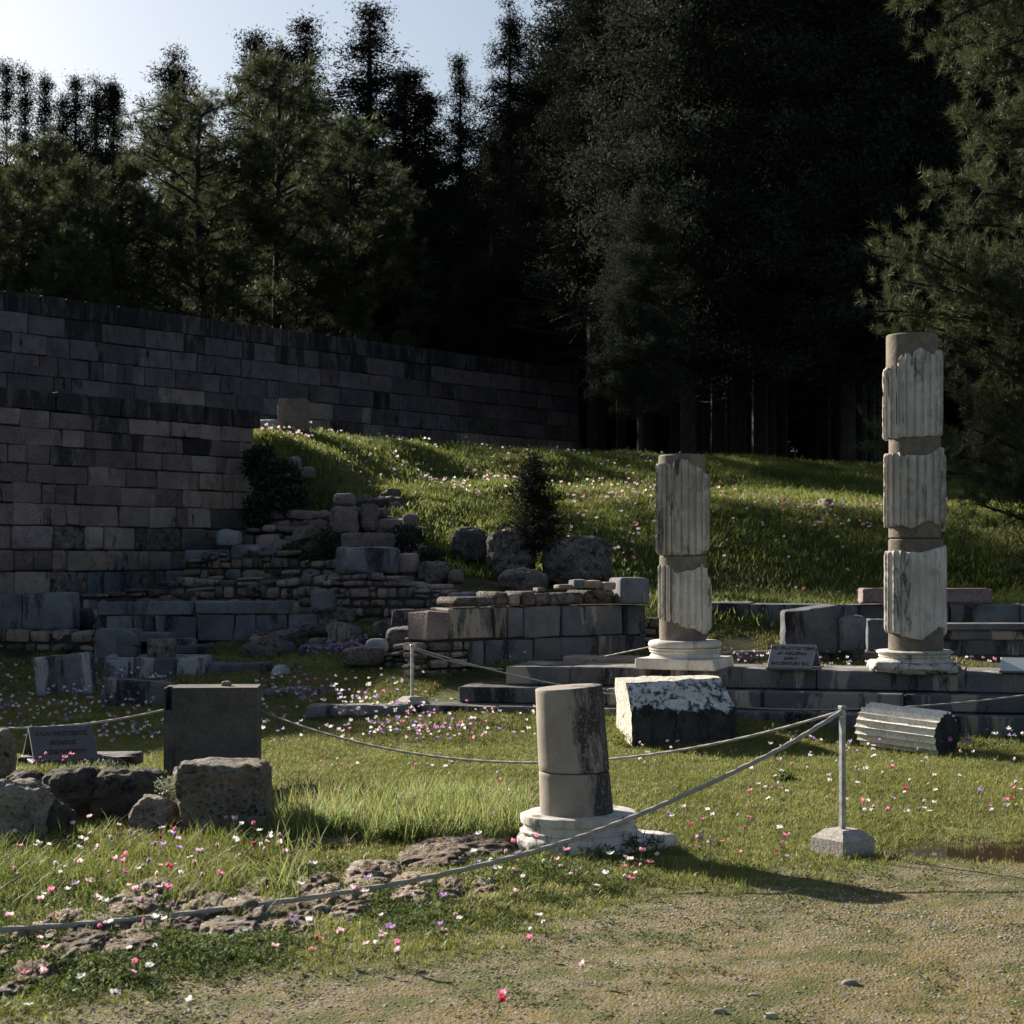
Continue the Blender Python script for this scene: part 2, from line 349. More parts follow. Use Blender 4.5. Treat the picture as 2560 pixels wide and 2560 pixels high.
cw((-3.9, 33, 3.8), (-3, 36.5, 4.0), (-1, 41, 4.15), (1, 44, 4.2), (1.5, 49, 4.4), (4, 49, 4.35), (8, 52, 4.4), (14, 52, 4.4), (3, 54, 4.5), (-3, 46, 4.2), (-6, 42, 4.2))
for t in (-.8, -.5, -.2, .1, .4, .7, .95): cw((-7.1 + 3 * t + .55, 25 + 4 * t - .4, .98 + .05 * t), (-7.1 + 3 * t + .05, 25 + 4 * t - .04, 1.0), (-7.1 + 3 * t - 1.8, 25 + 4 * t + 1.4, 3.0))
cw((-10, 33, 3.7), (-8, 38, 4.1), (-14, 36, 4.1), (-20, 29, 3), (-25, 36, 4), (-6, 44, 4.4))
for x in (-60, -30, -10, 5, 25, 60):
    for y in (62, 90, 140): cw((x, y, 4.6 if y < 100 else 3.5))
for x in (-300, 0, 300): cw((x, 400, 1))
for y in (-20, 10, 40): cw((-80, y, 0 if y < 30 else 3), (80, y, 0 if y < 30 else 3))
CP = np.array(CP)
_r = np.linalg.norm(CP[:, None, :2] - CP[None, :, :2], axis=2)
_A = np.block([[_r + np.eye(len(CP)) * -.05, np.ones((len(CP), 1))], [np.ones((1, len(CP))), np.zeros((1, 1))]])
_wt = np.linalg.solve(_A, np.append(CP[:, 2], 0))
def tz(X, Y, rough=True):
    X = np.atleast_1d(np.asarray(X, float)); Y = np.atleast_1d(np.asarray(Y, float)); out = np.empty(len(X))
    for i in range(0, len(X), 20000):
        x, y = X[i:i + 20000], Y[i:i + 20000]
        r = np.sqrt((x[:, None] - CP[None, :, 0]) ** 2 + (y[:, None] - CP[None, :, 1]) ** 2)
        out[i:i + 20000] = r @ _wt[:-1] + _wt[-1]
    if rough:
        far = sstep(26, 30, Y) * sstep(-5.5, -3.5, X - (Y - 29) * .3); calm = 1 - np.exp(-(((X - 2.9) / 1.2) ** 2 + ((Y - 10.2) / .6) ** 2) ** 2)
        out = out + calm * n2(X, Y, .5, 3, 3) * (.035 + .20 * far) + calm * n2(X, Y, 1.3, 3, 5) * (.015 + .13 * far) + n2(X, Y, 9, 2, 9) * .008
    dip = np.exp(-(((X - 2.98) / .95) ** 2 + ((Y - 10.26) / .38) ** 2) ** 2) * .05
    return out - dip
def tz1(x, y): return float(tz([x], [y])[0])
def ppx(X, Y): return CX + F * X / Y
def ppy(X, Y): return HY + F * 1.65 / Y
_bx = [-400, 0, 700, 1100, 1450, 1620, 2050, 2560, 3200]; _by = [2580, 2520, 2420, 2345, 2275, 2215, 2165, 2120, 2080]
def gravel_mask(X, Y):
    Ys = np.maximum(Y, 2.5); px, py = ppx(X, Ys), ppy(X, Ys)
    b = np.interp(px, _bx, _by); nn = n2(X, Y, 1.7, 4, 21) * 90 + n2(X, Y, 6, 3, 22) * 60
    g = sstep(-40, 70, py - b + nn)
    p = np.exp(-(((px - 960) / 190) ** 2 + ((py - 1990) / 22) ** 2)) * .8
    return np.where(Y < 13, np.clip(np.maximum(g, p * (1 + nn / 100)), 0, 1), 0) * 1.0
v = np.concatenate([np.linspace(-20, 5.5, 18)[:-1], 5.5 * (17 / 5.5) ** np.linspace(0, 1, 230)[:-1], 17 * (58 / 17) ** np.linspace(0, 1, 250)[:-1], 58 * (600 / 58) ** np.linspace(0, 1, 30)])
u = np.concatenate([np.linspace(-6, -1.25, 12)[:-1], np.linspace(-1.25, 1.25, 260), np.linspace(1.25, 6, 12)[1:]])
U, Vv = np.meshgrid(u, v); X = U * (np.maximum(Vv, 5) * .285 + .3); Y = Vv
Z = tz(X.ravel(), Y.ravel()); nu = len(u); nv = len(v)
gi = np.arange(nv - 1)[:, None] * nu + np.arange(nu - 1)[None]
Q = np.stack([gi, gi + 1, gi + nu + 1, gi + nu], -1).reshape(-1, 4)
gs = N('ground soil, turf and gravel')
def attr(name, s): a = s.n('ShaderNodeAttribute'); a.attribute_name = name; return a.outputs['Fac']
tc = gs.n('ShaderNodeTexCoord'); ov = tc.outputs['Object']
n1 = gs.noise(ov, .9, 6, .6); n3 = gs.noise(ov, 7, 6, .7); n4 = gs.noise(ov, 45, 4, .7)
vo = gs.n('ShaderNodeTexVoronoi'); vo.inputs['Scale'].default_value = 70; gs.l(ov, vo.inputs['Vector'])
soil = gs.mix(gs.ramp(n3, .35, .65), (.115, .085, .030), (.17, .128, .046))
soil = gs.mix(gs.ramp(n1, .4, .62), soil, (.14, .115, .06))
soil = gs.mix(gs.ramp(vo.outputs['Color'], .62, .8), soil, (.20, .185, .15))
soil = gs.mix(gs.ramp(gs.noise(ov, 3, 6, .7), .47, .60), soil, (.08, .085, .026))
turf = gs.mix(gs.ramp(n3, .35, .65), (.07, .085, .022), (.13, .14, .042))
turf = gs.mix(gs.ramp(n4, .55, .72), turf, (.16, .14, .075))
c = gs.mix(attr('gravel', gs), turf, soil)
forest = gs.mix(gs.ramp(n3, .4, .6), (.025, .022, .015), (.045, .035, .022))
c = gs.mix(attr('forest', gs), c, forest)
mud = gs.mix(gs.ramp(n3, .4, .6), (.10, .065, .035), (.15, .10, .055)); c = gs.mix(attr('mud', gs), c, mud)
gs.l(c, gs.b.inputs['Base Color']); gs.b.inputs['Roughness'].default_value = .95; gs.b.inputs['Specular IOR Level'].default_value = .15
hh = gs.math('ADD', gs.math('MULTIPLY', n4, .6), gs.math('MULTIPLY', gs.ramp(vo.outputs['Distance'], 0, .6, True), .5)); gs.bump(hh, .8, .02)
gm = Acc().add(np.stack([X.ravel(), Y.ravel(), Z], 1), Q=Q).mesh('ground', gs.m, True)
def putattr(me, name, val):
    a = me.attributes.new(name, 'FLOAT', 'POINT'); a.data.foreach_set('value', np.asarray(val, np.float32))
putattr(gm, 'gravel', gravel_mask(X.ravel(), Y.ravel()))
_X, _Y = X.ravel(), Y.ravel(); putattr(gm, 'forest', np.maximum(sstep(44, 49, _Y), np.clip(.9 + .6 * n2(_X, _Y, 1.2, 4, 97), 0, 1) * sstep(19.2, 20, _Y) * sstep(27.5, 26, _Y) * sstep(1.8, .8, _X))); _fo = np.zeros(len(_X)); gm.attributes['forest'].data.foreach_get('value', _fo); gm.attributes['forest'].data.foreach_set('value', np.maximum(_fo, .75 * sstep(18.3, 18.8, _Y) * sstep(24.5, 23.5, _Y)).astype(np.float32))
putattr(gm, 'mud', np.exp(-(((X.ravel() - 2.95) / 1.0) ** 2 + ((Y.ravel() - 10.26) / .42) ** 2) ** 2))
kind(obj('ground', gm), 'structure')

# puddle
th = np.linspace(0, 2 * np.pi, 61)[:-1]; rr = 1 + .22 * fbm(np.stack([np.cos(th) * 2, np.sin(th) * 2, th * 0], 1), 3, 4)
pv = np.stack([2.95 + 1.05 * rr * np.cos(th), 10.26 + .44 * rr * np.sin(th), th * 0], 1)
wm = N('puddle water'); wm.b.inputs['Base Color'].default_value = (.10, .07, .045, 1); wm.b.inputs['Roughness'].default_value = .04
wm.b.inputs['Transmission Weight'].default_value = .6; wm.b.inputs['IOR'].default_value = 1.33; wm.bump(wm.noise(wm.coords(), 9, 2), .04, .01)
pa = Acc().add(np.vstack([pv, [[2.95, 10.26, 0]]]), T=[(i, (i + 1) % 60, 60) for i in range(60)])
pz = float(tz([2.98], [10.26])[0]) + .032
po = obj('puddle', pa.mesh('puddle', wm.m)); po.location.z = pz; kind(po, 'structure')

# ---------------------------------------------------------------- stone builders
def put_block(name, parent, ctr, dims, rz, mat, rough=0, n=2, k=6, amp=0, fr=4, c=.012, jit=.006, seed=None, smooth=None, tilt=None):
    a = Acc()
    sd_ = seed if seed is not None else random.randrange(9999)
    if rough and k >= 7: V_, Q_ = rbox(dims, max(3, n), .035, amp, fr, sd_, amp * .8); a.add(V_, Q=Q_)
    elif rough: V_, Q_ = superbox(dims, n, k * random.uniform(.75, 1.6), amp, fr, sd_); a.add(V_, Q=Q_)
    else: V_, T_, Q_ = chamfer(dims, min(c, min(dims) * .2), jit); a.add(V_, T=T_, Q=Q_)
    o = obj(name, a.mesh(name, M[mat], smooth if smooth is not None else (rough and n > 4)), parent, ctr, rz)
    if tilt: o.rotation_euler = (tilt[0], tilt[1], rz)
    return o
def pick(spec):
    if isinstance(spec, str): return spec
    ks = list(spec); return random.choices(ks, [spec[k_] for k_ in ks])[0]
def masonry(parent, A, B, zs, wr, thick, mats, piece='stone_block', topf=None, keep=None, gap=.014, jit=.008, proud=.016, rough=0, n=2, k=6, amp=.02, hjit=0, core=True, corem='mortar', matf=None, limit=300):
    A = np.array(A, float); B = np.array(B, float); L = np.linalg.norm(B - A); u_ = (B - A) / L; nr = np.array((u_[1], -u_[0]))
    if nr[1] > 0: nr = -nr
    rz = math.atan2(u_[1], u_[0]); cnt = 0
    for i in range(len(zs) - 1):
        z1, z0 = zs[i], zs[i + 1]; s = -random.random() * wr[0] * .8
        while s < L:
            w_ = random.uniform(*wr) * (1 if random.random() < .8 else .5); s0, s1 = max(s, 0), min(s + w_, L); s += w_
            if L - s < wr[0] * .35: s1 = L; s = L
            if s1 - s0 < .04: continue
            sm = (s0 + s1) / 2; zt = z1 if topf is None else min(z1, topf(sm) + random.uniform(-.02, .02))
            zt2 = zt - random.uniform(0, hjit)
            if zt2 - z0 < (z1 - z0) * .35: continue
            pr = random.uniform(-proud, proud); c2 = A + u_ * sm - nr * (thick / 2 - pr)
            ctr = (c2[0], c2[1], (zt2 + z0) / 2)
            if keep is not None:
                q = A + u_ * sm; 
                if not keep(CX + F * q[0] / q[1], HY - ((zt2 + z0) / 2 - H) * F / q[1]): continue
            mt = pick(matf(sm / L, i) if matf else mats)
            if cnt >= limit: continue
            hh0 = zt2 - z0; small = rough and k < 6
            parts_ = [(z0, hh0)]
            if small and hh0 > .11 and random.random() < .35: f0 = random.uniform(.35, .65); parts_ = [(z0, hh0 * f0), (z0 + hh0 * f0, hh0 * (1 - f0))]
            for (zz0, hz) in parts_:
                put_block(piece, parent, (ctr[0], ctr[1], zz0 + hz / 2), (s1 - s0 - gap, thick, hz - gap), rz + (random.uniform(-.08, .08) if small else 0), pick(matf(sm / L, i) if matf else mats) if len(parts_) > 1 else mt, rough, n, k, amp * min(1, hz / .2), 5, jit=jit, tilt=(0, random.uniform(-.09, .09)) if small else None); cnt += 1
    if core:
        nseg = max(1, int(L / .6)); a = Acc()
        for j in range(nseg):
            sa, sb = L * j / nseg + (.03 if j == 0 else 0), L * (j + 1) / nseg - (.03 if j == nseg - 1 else 0)
            sm = (sa + sb) / 2; zt = (zs[0] if topf is None else min(zs[0], min(topf(sa), topf(sm), topf(sb)))) - .05; z0 = zs[-1] - .3
            if zt <= z0 + .05: continue
            c2 = A + u_ * sm - nr * (thick / 2 + .025); V_, Q_ = superbox((sb - sa + .01, max(.05, thick - .04), zt - z0), 1, 40)
            ca, sa_ = math.cos(rz), math.sin(rz); V2 = np.stack([V_[:, 0] * ca - V_[:, 1] * sa_ + c2[0], V_[:, 0] * sa_ + V_[:, 1] * ca + c2[1], V_[:, 2] + (zt + z0) / 2], 1)
            a.add(V2 - np.array(parent.location), Q=Q_)
        if a.n: obj('wall_core', a.mesh('wall_core', M[corem]), parent, (0, 0, 0), world=False)
    return cnt
def XY(px, d): return (WX(px, d), d)

# ---------------------------------------------------------------- the two terrace walls
A, B = np.array((-10.8, 38.0)), np.array((2.0, 54.0)); A2 = A - (B - A) * .45
uw = thing('upper_terrace_wall', 'long purple-brown ashlar terrace wall running back below the trees', 'wall', (float(A[0]), float(A[1]), 3.9))
L_ = np.linalg.norm(B - A2)
masonry(uw, A2, B, [7.36 - .435 * i for i in range(8)], (.6, 1.25), .5, 'andesite', 'stone_block', proud=.022, gap=.016,
        matf=lambda t, i: ({'andesite_black': 1} if i == 0 else {'andesite_cool': .7, 'andesite_black': .3} if i == 1 else {'andesite_cool': .93, 'andesite_black': .07} if i < 4 else {'andesite_cool': .75, 'tan': .12, 'rubble': .13}))
A, B = np.array((-7.1, 25.0)), np.array((-4.1, 29.0)); A2 = A - (B - A) * .9
nw = thing('terrace_wall', 'tall ashlar retaining wall at left with black-stained top and patched tan stones', 'wall', (float(A[0]), float(A[1]), 1.1))
zs = [4.06, 3.77, 3.53, 3.27, 3.01, 2.73, 2.45, 2.14, 1.79, 1.49, 1.12]
def nm(t, i):
    if i == 0: return 'andesite_black'
    if i == 1: return {'andesite_black': .5, 'andesite': .5}
    if i < 4: return {'andesite': .9, 'andesite_black': .1}
    if i < 6: return {'tan': .75, 'pale': .1, 'andesite': .15} if t > .88 else 'andesite'
    if i == 6: return {'tan': .5, 'andesite': .5} if t > .7 else {'tan': .08, 'andesite': .92}
    if i == 7: return {'tan': .15, 'conglom': .4, 'andesite': .45}
    return {'tan': .25, 'andesite': .55, 'conglom': .2} if i == 8 else {'bluestone': .4, 'conglom': .4, 'tan': .2}
for i in range(len(zs) - 1):
    masonry(nw, A2, B + (B - A) * (.012 if i < 1 else -.015 * (i > 0)), zs[i:i + 2], (.42, .86), .45, None, proud=.02, gap=.010, core=False,
            matf=lambda t, _, i=i: nm(t, i), rough=1 if i >= 7 else 0, n=3, k=9, amp=.03)
a = Acc(); 
rz_ = math.atan2(4, 3); nr_ = np.array((.8, -.6)); c2 = (A2 + B) / 2 - nr_ * .27; V_, Q_ = superbox((np.linalg.norm(B - A2) - .1, .4, 3.2), 1, 40)
V2 = np.stack([V_[:, 0] * math.cos(rz_) - V_[:, 1] * math.sin(rz_) + c2[0] - A[0], V_[:, 0] * math.sin(rz_) + V_[:, 1] * math.cos(rz_) + c2[1] - A[1], V_[:, 2] + 2.35 - 1.1], 1)
obj('wall_core', a.add(V2, Q=Q_).mesh('wall_core', M['mortar']), nw, (0, 0, 0), world=False)

# ---------------------------------------------------------------- rubble walls
def zc(z1, z0, a, b):
    out = [z1]
    while out[-1] - z0 > a: out.append(out[-1] - random.uniform(a, b))
    out[-1] = z0; return out
def pf(pts, A, B):
    """height profile along a wall from photo (x, y) pairs on its vertical plane"""
    A = np.array(A); B = np.array(B); L = np.linalg.norm(B - A); ss = []; zz = []
    for (px, py) in pts:
        k_ = (px - CX) / F; t = (k_ * A[1] - A[0]) / ((B[0] - A[0]) - k_ * (B[1] - A[1])); d = A[1] + t * (B[1] - A[1]); ss.append(t * L); zz.append(WZ(py, d))
    return lambda s: float(np.interp(s, ss, zz))
def rubble(name, label, a, b, prof, zbot, hr=(.07, .19), wr=(.10, .36), mats={'rubble': .68, 'tan': .2, 'bluestone': .12}, thick=.35, cat='wall', limit=290, **kw):
    A, B = XY(*a), XY(*b); f = pf(prof, A, B); L = math.hypot(B[0] - A[0], B[1] - A[1])
    zt = max(f(s) for s in np.linspace(0, L, 40)); t = thing(name, label, cat, (A[0], A[1], zbot))
    kw.setdefault('n', 3); kw.setdefault('k', 4.2); kw.setdefault('amp', .05)
    masonry(t, A, B, zc(zt, zbot, *hr), wr, thick, mats, 'stone', topf=f, rough=1, proud=.03, gap=.006, hjit=.02, limit=limit, **kw); return t

rubble('rubble_wall', 'low bank of pinkish rubble masonry under the grassy slope beside the ivy', (640, 28.2), (1010, 26.6), [(640, 1190), (700, 1260), (800, 1290), (850, 1270), (960, 1260), (1010, 1330)], 1.55,
       (.2, .36), (.25, .6), {'andesite': .5, 'tan': .3, 'rubble': .2})
rubble('rubble_wall', 'stepped rubble terrace heaped highest below the retaining wall end', (450, 26.0), (1010, 24.6), [(450, 1400), (520, 1380), (560, 1395), (600, 1372), (700, 1375), (740, 1400), (1010, 1400)], 1.15,
       (.09, .2), (.14, .42))
rubble('rubble_wall', 'middle tier of small coursed rubble left of the great block', (480, 24.4), (850, 23.6), [(480, 1440), (540, 1455), (600, 1440), (700, 1445), (760, 1430), (850, 1440)], .85, (.09, .2), (.13, .4))
rubble('rubble_wall', 'mixed rubble wall under the great worn block', (740, 23.4), (1120, 22.6), [(740, 1470), (800, 1450), (880, 1430), (960, 1436), (1030, 1465), (1120, 1470)], .55, (.07, .15), (.11, .36))
rubble('rubble_wall', 'low coursed rubble wall climbing behind the rope post to the ashlar wall', (1000, 23.0), (1240, 22.2), [(1000, 1450), (1100, 1465), (1190, 1475), (1240, 1485)], .7, (.08, .15), (.14, .4))
rubble('rubble_wall', 'front rubble wall of loose round stones left of the grey post', (850, 19.9), (1300, 19.3), [(850, 1670), (880, 1640), (960, 1625), (1010, 1590), (1080, 1585), (1190, 1640), (1260, 1650), (1300, 1665)], .3,
       (.07, .16), (.10, .30))
rubble('rubble_wall', 'dark rubble footing under the two orthostats at far left', (-120, 22.4), (240, 22.0), [(-120, 1570), (240, 1575)], .25, (.1, .18), (.14, .36))
rubble('rubble_wall', 'narrow dry stone wall between the ashlar pier and the fluted column', (1605, 20.6), (1665, 20.5), [(1605, 1532), (1665, 1545)], .45, (.07, .12), (.14, .3))
rubble('rubble_wall', 'low rubble footing under the long orthostat bench', (480, 22.5), (880, 22.2), [(480, 1603), (880, 1610)], .45, (.07, .12), (.12, .3))

rubble('rubble_wall', 'dark tumbled rubble bank between the retaining wall foot and the bench', (-60, 24.3), (500, 25.6), [(-60, 1500), (100, 1490), (300, 1478), (420, 1452), (500, 1440)], .6, (.12, .26), (.2, .6), {'conglom': .5, 'rubble': .3, 'bluestone': .2})
rubble('rubble_wall', 'low rubble remnant beside the purple flower patch', (625, 20.9), (870, 20.5), [(625, 1668), (700, 1655), (800, 1672), (870, 1660)], .3, (.08, .17), (.12, .4), {'conglom': .4, 'rubble': .5, 'tan': .1})
rubble('rubble_wall', 'broken rubble spur climbing beside the ivy to the crest', (600, 27.6), (860, 27.2), [(600, 1330), (680, 1300), (760, 1330), (860, 1345)], 1.2, (.14, .3), (.2, .5), {'andesite': .4, 'rubble': .4, 'tan': .2})
# ashlar wall with big dark orthostats (centre)
A, B = XY(1065, 18.9), XY(1613, 20.6)
f = pf([(1060, 1590), (1095, 1530), (1110, 1520), (1160, 1505), (1200, 1480), (1400, 1478), (1613, 1478)], A, B)
aw = thing('ashlar_wall', 'ashlar wall of dark orthostats with a ragged top course left of the fluted column', 'wall', (A[0], A[1], .5))
zz = [WZ(1478, 20.0), 1.13, .83, .57]
masonry(aw, A, B, [WZ(1476, 19.9), 1.15], (.28, .55), .4, {'conglom': .35, 'andesite': .4, 'rubble': .25}, topf=f, rough=1, n=3, k=7, amp=.03, core=False, proud=.03)
masonry(aw, A, B, [1.145, .80], (.3, .62), .38, {'bluestone': .5, 'steps': .45, 'andesite': .05}, topf=f, proud=.01, gap=.012)
masonry(aw, XY(1170, 19.2), B, [.795, .50], (.35, .65), .38, {'bluestone': .5, 'steps': .4, 'tan': .1}, proud=.01, gap=.012)
masonry(aw, A, B, zc(.5, .22, .07, .12), (.09, .2), .3, 'rubble', 'stone', rough=1, n=2, k=4, amp=.03, topf=lambda s: .5)
masonry(aw, XY(1040, 18.8), XY(1175, 19.2), zc(.79, .25, .07, .13), (.12, .3), .3, 'rubble', 'stone', rough=1, n=2, k=4, amp=.03, core=False)
put_block('corner_block', aw, (*P(1573, 1477, 20.45)[:2], WZ(1477, 20.3)), (.36, .42, .30), .3, 'bluestone', 1, 6, 14, .02, 4)
for (x0, x1, y0, y1, m) in ((1385, 1440, 1461, 1474, 'tan'), (1425, 1465, 1449, 1470, 'bluestone'), (1450, 1500, 1451, 1470, 'tan'), (1500, 1535, 1455, 1475, 'rubble'), (1335, 1360, 1468, 1480, 'tan')):
    q = P((x0 + x1) / 2, (y0 + y1) / 2, 20.1); put_block('cap_stone', aw, q, ((x1 - x0) * .00447, .22, (y1 - y0) * .0047), .3, m, 1, 3, 5, .02)

# ---------------------------------------------------------------- single worked blocks and boulders (photo box, depth)
def single(name, label, cat, x0, y0, x1, y1, d, dep, mat, rz=0., n=8, k=14, amp=.015, fr=4, group=None, tilt=None, sink=.03, skew=0, topslope=0, seed=None):
    w_, h_ = (x1 - x0) * d / F, (y1 - y0) * d / F
    w0 = max(.05, (w_ - abs(math.sin(rz)) * dep) / max(.3, math.cos(rz)))
    sd_ = seed if seed is not None else random.randrange(999)
    if k >= 6: V_, Q_ = rbox((w0, dep, h_ + sink), max(n, 14), .018 if k > 9 else .045, amp, fr * 1.6, sd_, .034 + amp * .5)
    else:
        V_, Q_ = superbox((w0, dep, h_ + sink), n, k, amp * .9, fr, sd_, 5)
        if n > 9:
            dr_ = unit(V_); rd = 1 - np.abs(fbm(V_ * fr * 1.9 + sd_, 5, sd_ + 9)) * 2.2; V_ = V_ + dr_ * (amp * .75 * rd * .8)[:, None] - dr_ * amp * .3
    if skew: V_[:, 0] += skew * V_[:, 2]
    if topslope: V_[:, 2] += np.where(V_[:, 2] > 0, V_[:, 0] / w0 * topslope, 0)
    me = Acc().add(V_, Q=Q_).mesh(name, M[mat], True)
    o = obj(name, me, None, ((x0 + x1) / 2 * d / F - CX * d / F, d + dep / 2, WZ((y0 + y1) / 2, d) - sink / 2), rz)
    if tilt: o.rotation_euler = (tilt[0], tilt[1], rz)
    tag(o, label, cat, group); return o
S = single
S('stone_block', 'tall dark orthostat at the left edge with a white crumbled corner', 'stone block', -60, 1484, 54, 1570, 22.3, .4, 'bluestone', topslope=-.05)
S('stone_block', 'broad dark orthostat with white specks on the rubble footing at left', 'stone block', 56, 1482, 180, 1570, 22.3, .4, 'bluestone', seed=5)
S('boulder', 'rounded black boulder in the gap right of the broad orthostat', 'boulder', 178, 1522, 222, 1572, 23, .4, 'lichen_shade_black', n=8, k=3, amp=.05)
bw = thing('orthostat_bench', 'long low wall of dark orthostats under a coping course', 'wall', (*XY(240, 22.2), .6))
Ab, Bb = XY(242, 22.1), XY(828, 22.8)
masonry(bw, Ab, Bb, [WZ(1538, 22.4), WZ(1604, 22.4)], (.4, .7), .35, {'bluestone': .8, 'tan': .05, 'steps': .15}, core=False, proud=.012, n=2)
masonry(bw, Ab, XY(735, 22.7), [WZ(1503, 22.4), WZ(1537, 22.4)], (.7, 1.3), .42, 'bluestone', 'coping_block', core=False, proud=.01, topf=pf([(242, 1505), (600, 1501), (690, 1508), (735, 1530)], Ab, XY(735, 22.7)))
S('stone_pier', 'squat blue-grey pier behind the fluted fragment', 'stone block', 236, 1573, 338, 1655, 21.6, .35, 'bluestone')
S('stone_slab', 'flat grey slab lying behind the small cube stone', 'stone slab', 325, 1583, 425, 1600, 21.7, .5, 'bluestone')
S('stone_slab', 'thin pale slab ledge right of the small cube stone', 'stone slab', 430, 1597, 480, 1613, 21.8, .4, 'steps')
S('stone_slab', 'lower thin dark slab step beneath the pale ledge', 'stone slab', 415, 1615, 508, 1630, 21.6, .6, 'bluestone')
S('stone_plinth', 'long rectangular plinth block with whitewashed left end under the fluted fragment', 'stone block', 240, 1645, 512, 1706, 20.2, .8, 'whitewashed', rz=.05, amp=.01)
S('stone_slab', 'dark footing slab beneath the whitewashed plinth', 'stone slab', 232, 1704, 512, 1730, 20.1, .8, 'bluestone', rz=.05)
S('leaning_slab', 'tilted upright slab with a big white stain among the flowers at left', 'stone slab', 84, 1637, 230, 1756, 19.3, .25, 'whitewashed', rz=-.1, skew=-.12, topslope=.06, seed=12)
S('leaning_slab', 'pale streaked slab lying low in front of the whitewashed plinth', 'stone slab', 257, 1702, 425, 1782, 18.4, .3, 'steps', rz=.02, skew=.08, topslope=-.06)
S('stone_block', 'grooved dark block right of the whitewashed plinth', 'stone block', 516, 1661, 672, 1722, 20.2, .5, 'bluestone', rz=.03)
S('stone_block', 'low dark block behind the spalled white wedge', 'stone block', 672, 1664, 762, 1715, 20.6, .45, 'bluestone')
S('broken_stone', 'sharp pale wedge fragment beside the grooved dark block', 'stone', 672, 1668, 730, 1718, 19.8, .2, 'pale', n=6, k=3, amp=.05, rz=.3)
S('broken_stone', 'small flat grey fragment right of the pale wedge', 'stone', 760, 1686, 802, 1718, 19.8, .25, 'steps', n=6, k=3, amp=.04)
fd = S('fluted_fragment', 'small fluted column fragment standing on the whitewashed plinth', 'column fragment', 286, 1578, 345, 1643, 20.4, .26, 'bluestone', n=14, k=3.2, amp=.01)
me = fd.data
for v_ in me.vertices:
    a_ = math.atan2(v_.co.y, v_.co.x); r_ = 1 - .09 * (1 - abs(math.sin(a_ * 5))) ** 2; v_.co.x *= r_; v_.co.y *= r_
    if v_.co.z > 0: v_.co.z -= max(0, v_.co.x) * .35
S('cube_stone', 'small rough cube stone beside the fluted fragment', 'stone block', 364, 1598, 433, 1652, 20.3, .26, 'conglom', rz=-.25)
S('boulder', 'shaggy brown mound-shaped boulder below the orthostat bench', 'boulder', 596, 1599, 728, 1668, 21.3, .5, 'conglom', n=12, k=2.8, amp=.07)
S('stone_beam', 'long dark kerb beam lying before the patch of purple flowers', 'stone block', 748, 1614, 925, 1650, 21.2, .35, 'bluestone')
S('stone_slab', 'broad rough capstone topping the front rubble wall', 'stone block', 852, 1620, 958, 1660, 19.7, .4, 'conglom', n=8, k=5, amp=.03)
S('boulder', 'pale grey humped stone beside the purple flowers', 'boulder', 912, 1596, 968, 1632, 20.0, .25, 'pale', n=8, k=2.8, amp=.04)
S('boulder', 'broken dark wedge boulder above the front rubble wall', 'boulder', 962, 1568, 1052, 1628, 20.3, .35, 'conglom', n=8, k=3.5, amp=.06)
S('stone_block', 'brown-topped square block behind the broken dark wedge', 'stone block', 980, 1524, 1090, 1574, 20.9, .4, 'conglom', n=8, k=7, amp=.03)
S('boulder', 'jagged grey boulder abutting the ashlar wall', 'boulder', 1055, 1532, 1120, 1600, 19.6, .3, 'bluestone', n=8, k=4, amp=.06)
S('great_block', 'great worn squared block crowning the rubble terraces', 'stone block', 838, 1369, 994, 1430, 23.3, .55, 'bluestone', n=12, k=7, amp=.03, seed=31)
S('stone_block', 'squared dark block close right of the great worn block', 'stone block', 992, 1382, 1045, 1428, 23.5, .4, 'andesite', n=8, k=5, amp=.04)
S('stone_block', 'flat broken block above the great worn block', 'stone block', 852, 1333, 980, 1368, 24.4, .5, 'andesite', n=8, k=6, amp=.04)
S('stone_block', 'blue block set into the slope foot below the retaining wall', 'stone block', 460, 1375, 560, 1408, 26.2, .5, 'bluestone')
S('stone_block', 'pale round-topped stone left above the rubble terrace', 'stone block', 536, 1326, 598, 1362, 27.2, .4, 'pale', n=8, k=4, amp=.05)
S('stone_block', 'small white squared block low in the mixed rubble wall', 'stone block', 776, 1476, 836, 1524, 22.6, .3, 'steps', n=6, k=8)
S('stone_block', 'upright tawny block standing on the slope above the great block', 'stone block', 900, 1260, 942, 1322, 26.3, .35, 'andesite', n=8, k=8, amp=.03)
S('stone_block', 'large pinkish squared boulder on the slope above the great block', 'stone block', 826, 1268, 895, 1328, 26.2, .4, 'andesite', n=8, k=6, amp=.05)
S('boulder', 'small tawny stone sunk in the grass above the rubble', 'boulder', 1005, 1284, 1042, 1322, 26.4, .3, 'andesite', n=6, k=4, amp=.05)
S('boulder', 'brown boulder at the slope foot left of the sapling', 'boulder', 1130, 1318, 1215, 1400, 25.6, .5, 'conglom', n=12, k=3, amp=.10)
S('boulder', 'big craggy brown boulder directly left of the sapling foot', 'boulder', 1218, 1330, 1330, 1445, 25, .6, 'conglom', n=14, k=3, amp=.12, seed=9)
S('boulder', 'big craggy boulder directly right of the sapling foot', 'boulder', 1362, 1345, 1530, 1462, 24.8, .7, 'conglom', n=14, k=3, amp=.12, seed=19)
S('boulder', 'low broken boulder behind the ashlar wall top', 'boulder', 1245, 1425, 1370, 1478, 24, .5, 'conglom', n=12, k=3, amp=.10)
S('boulder', 'pointed brown boulder on the rubble wall right of the great block', 'boulder', 1045, 1405, 1120, 1460, 23.4, .4, 'conglom', n=10, k=2.8, amp=.08)
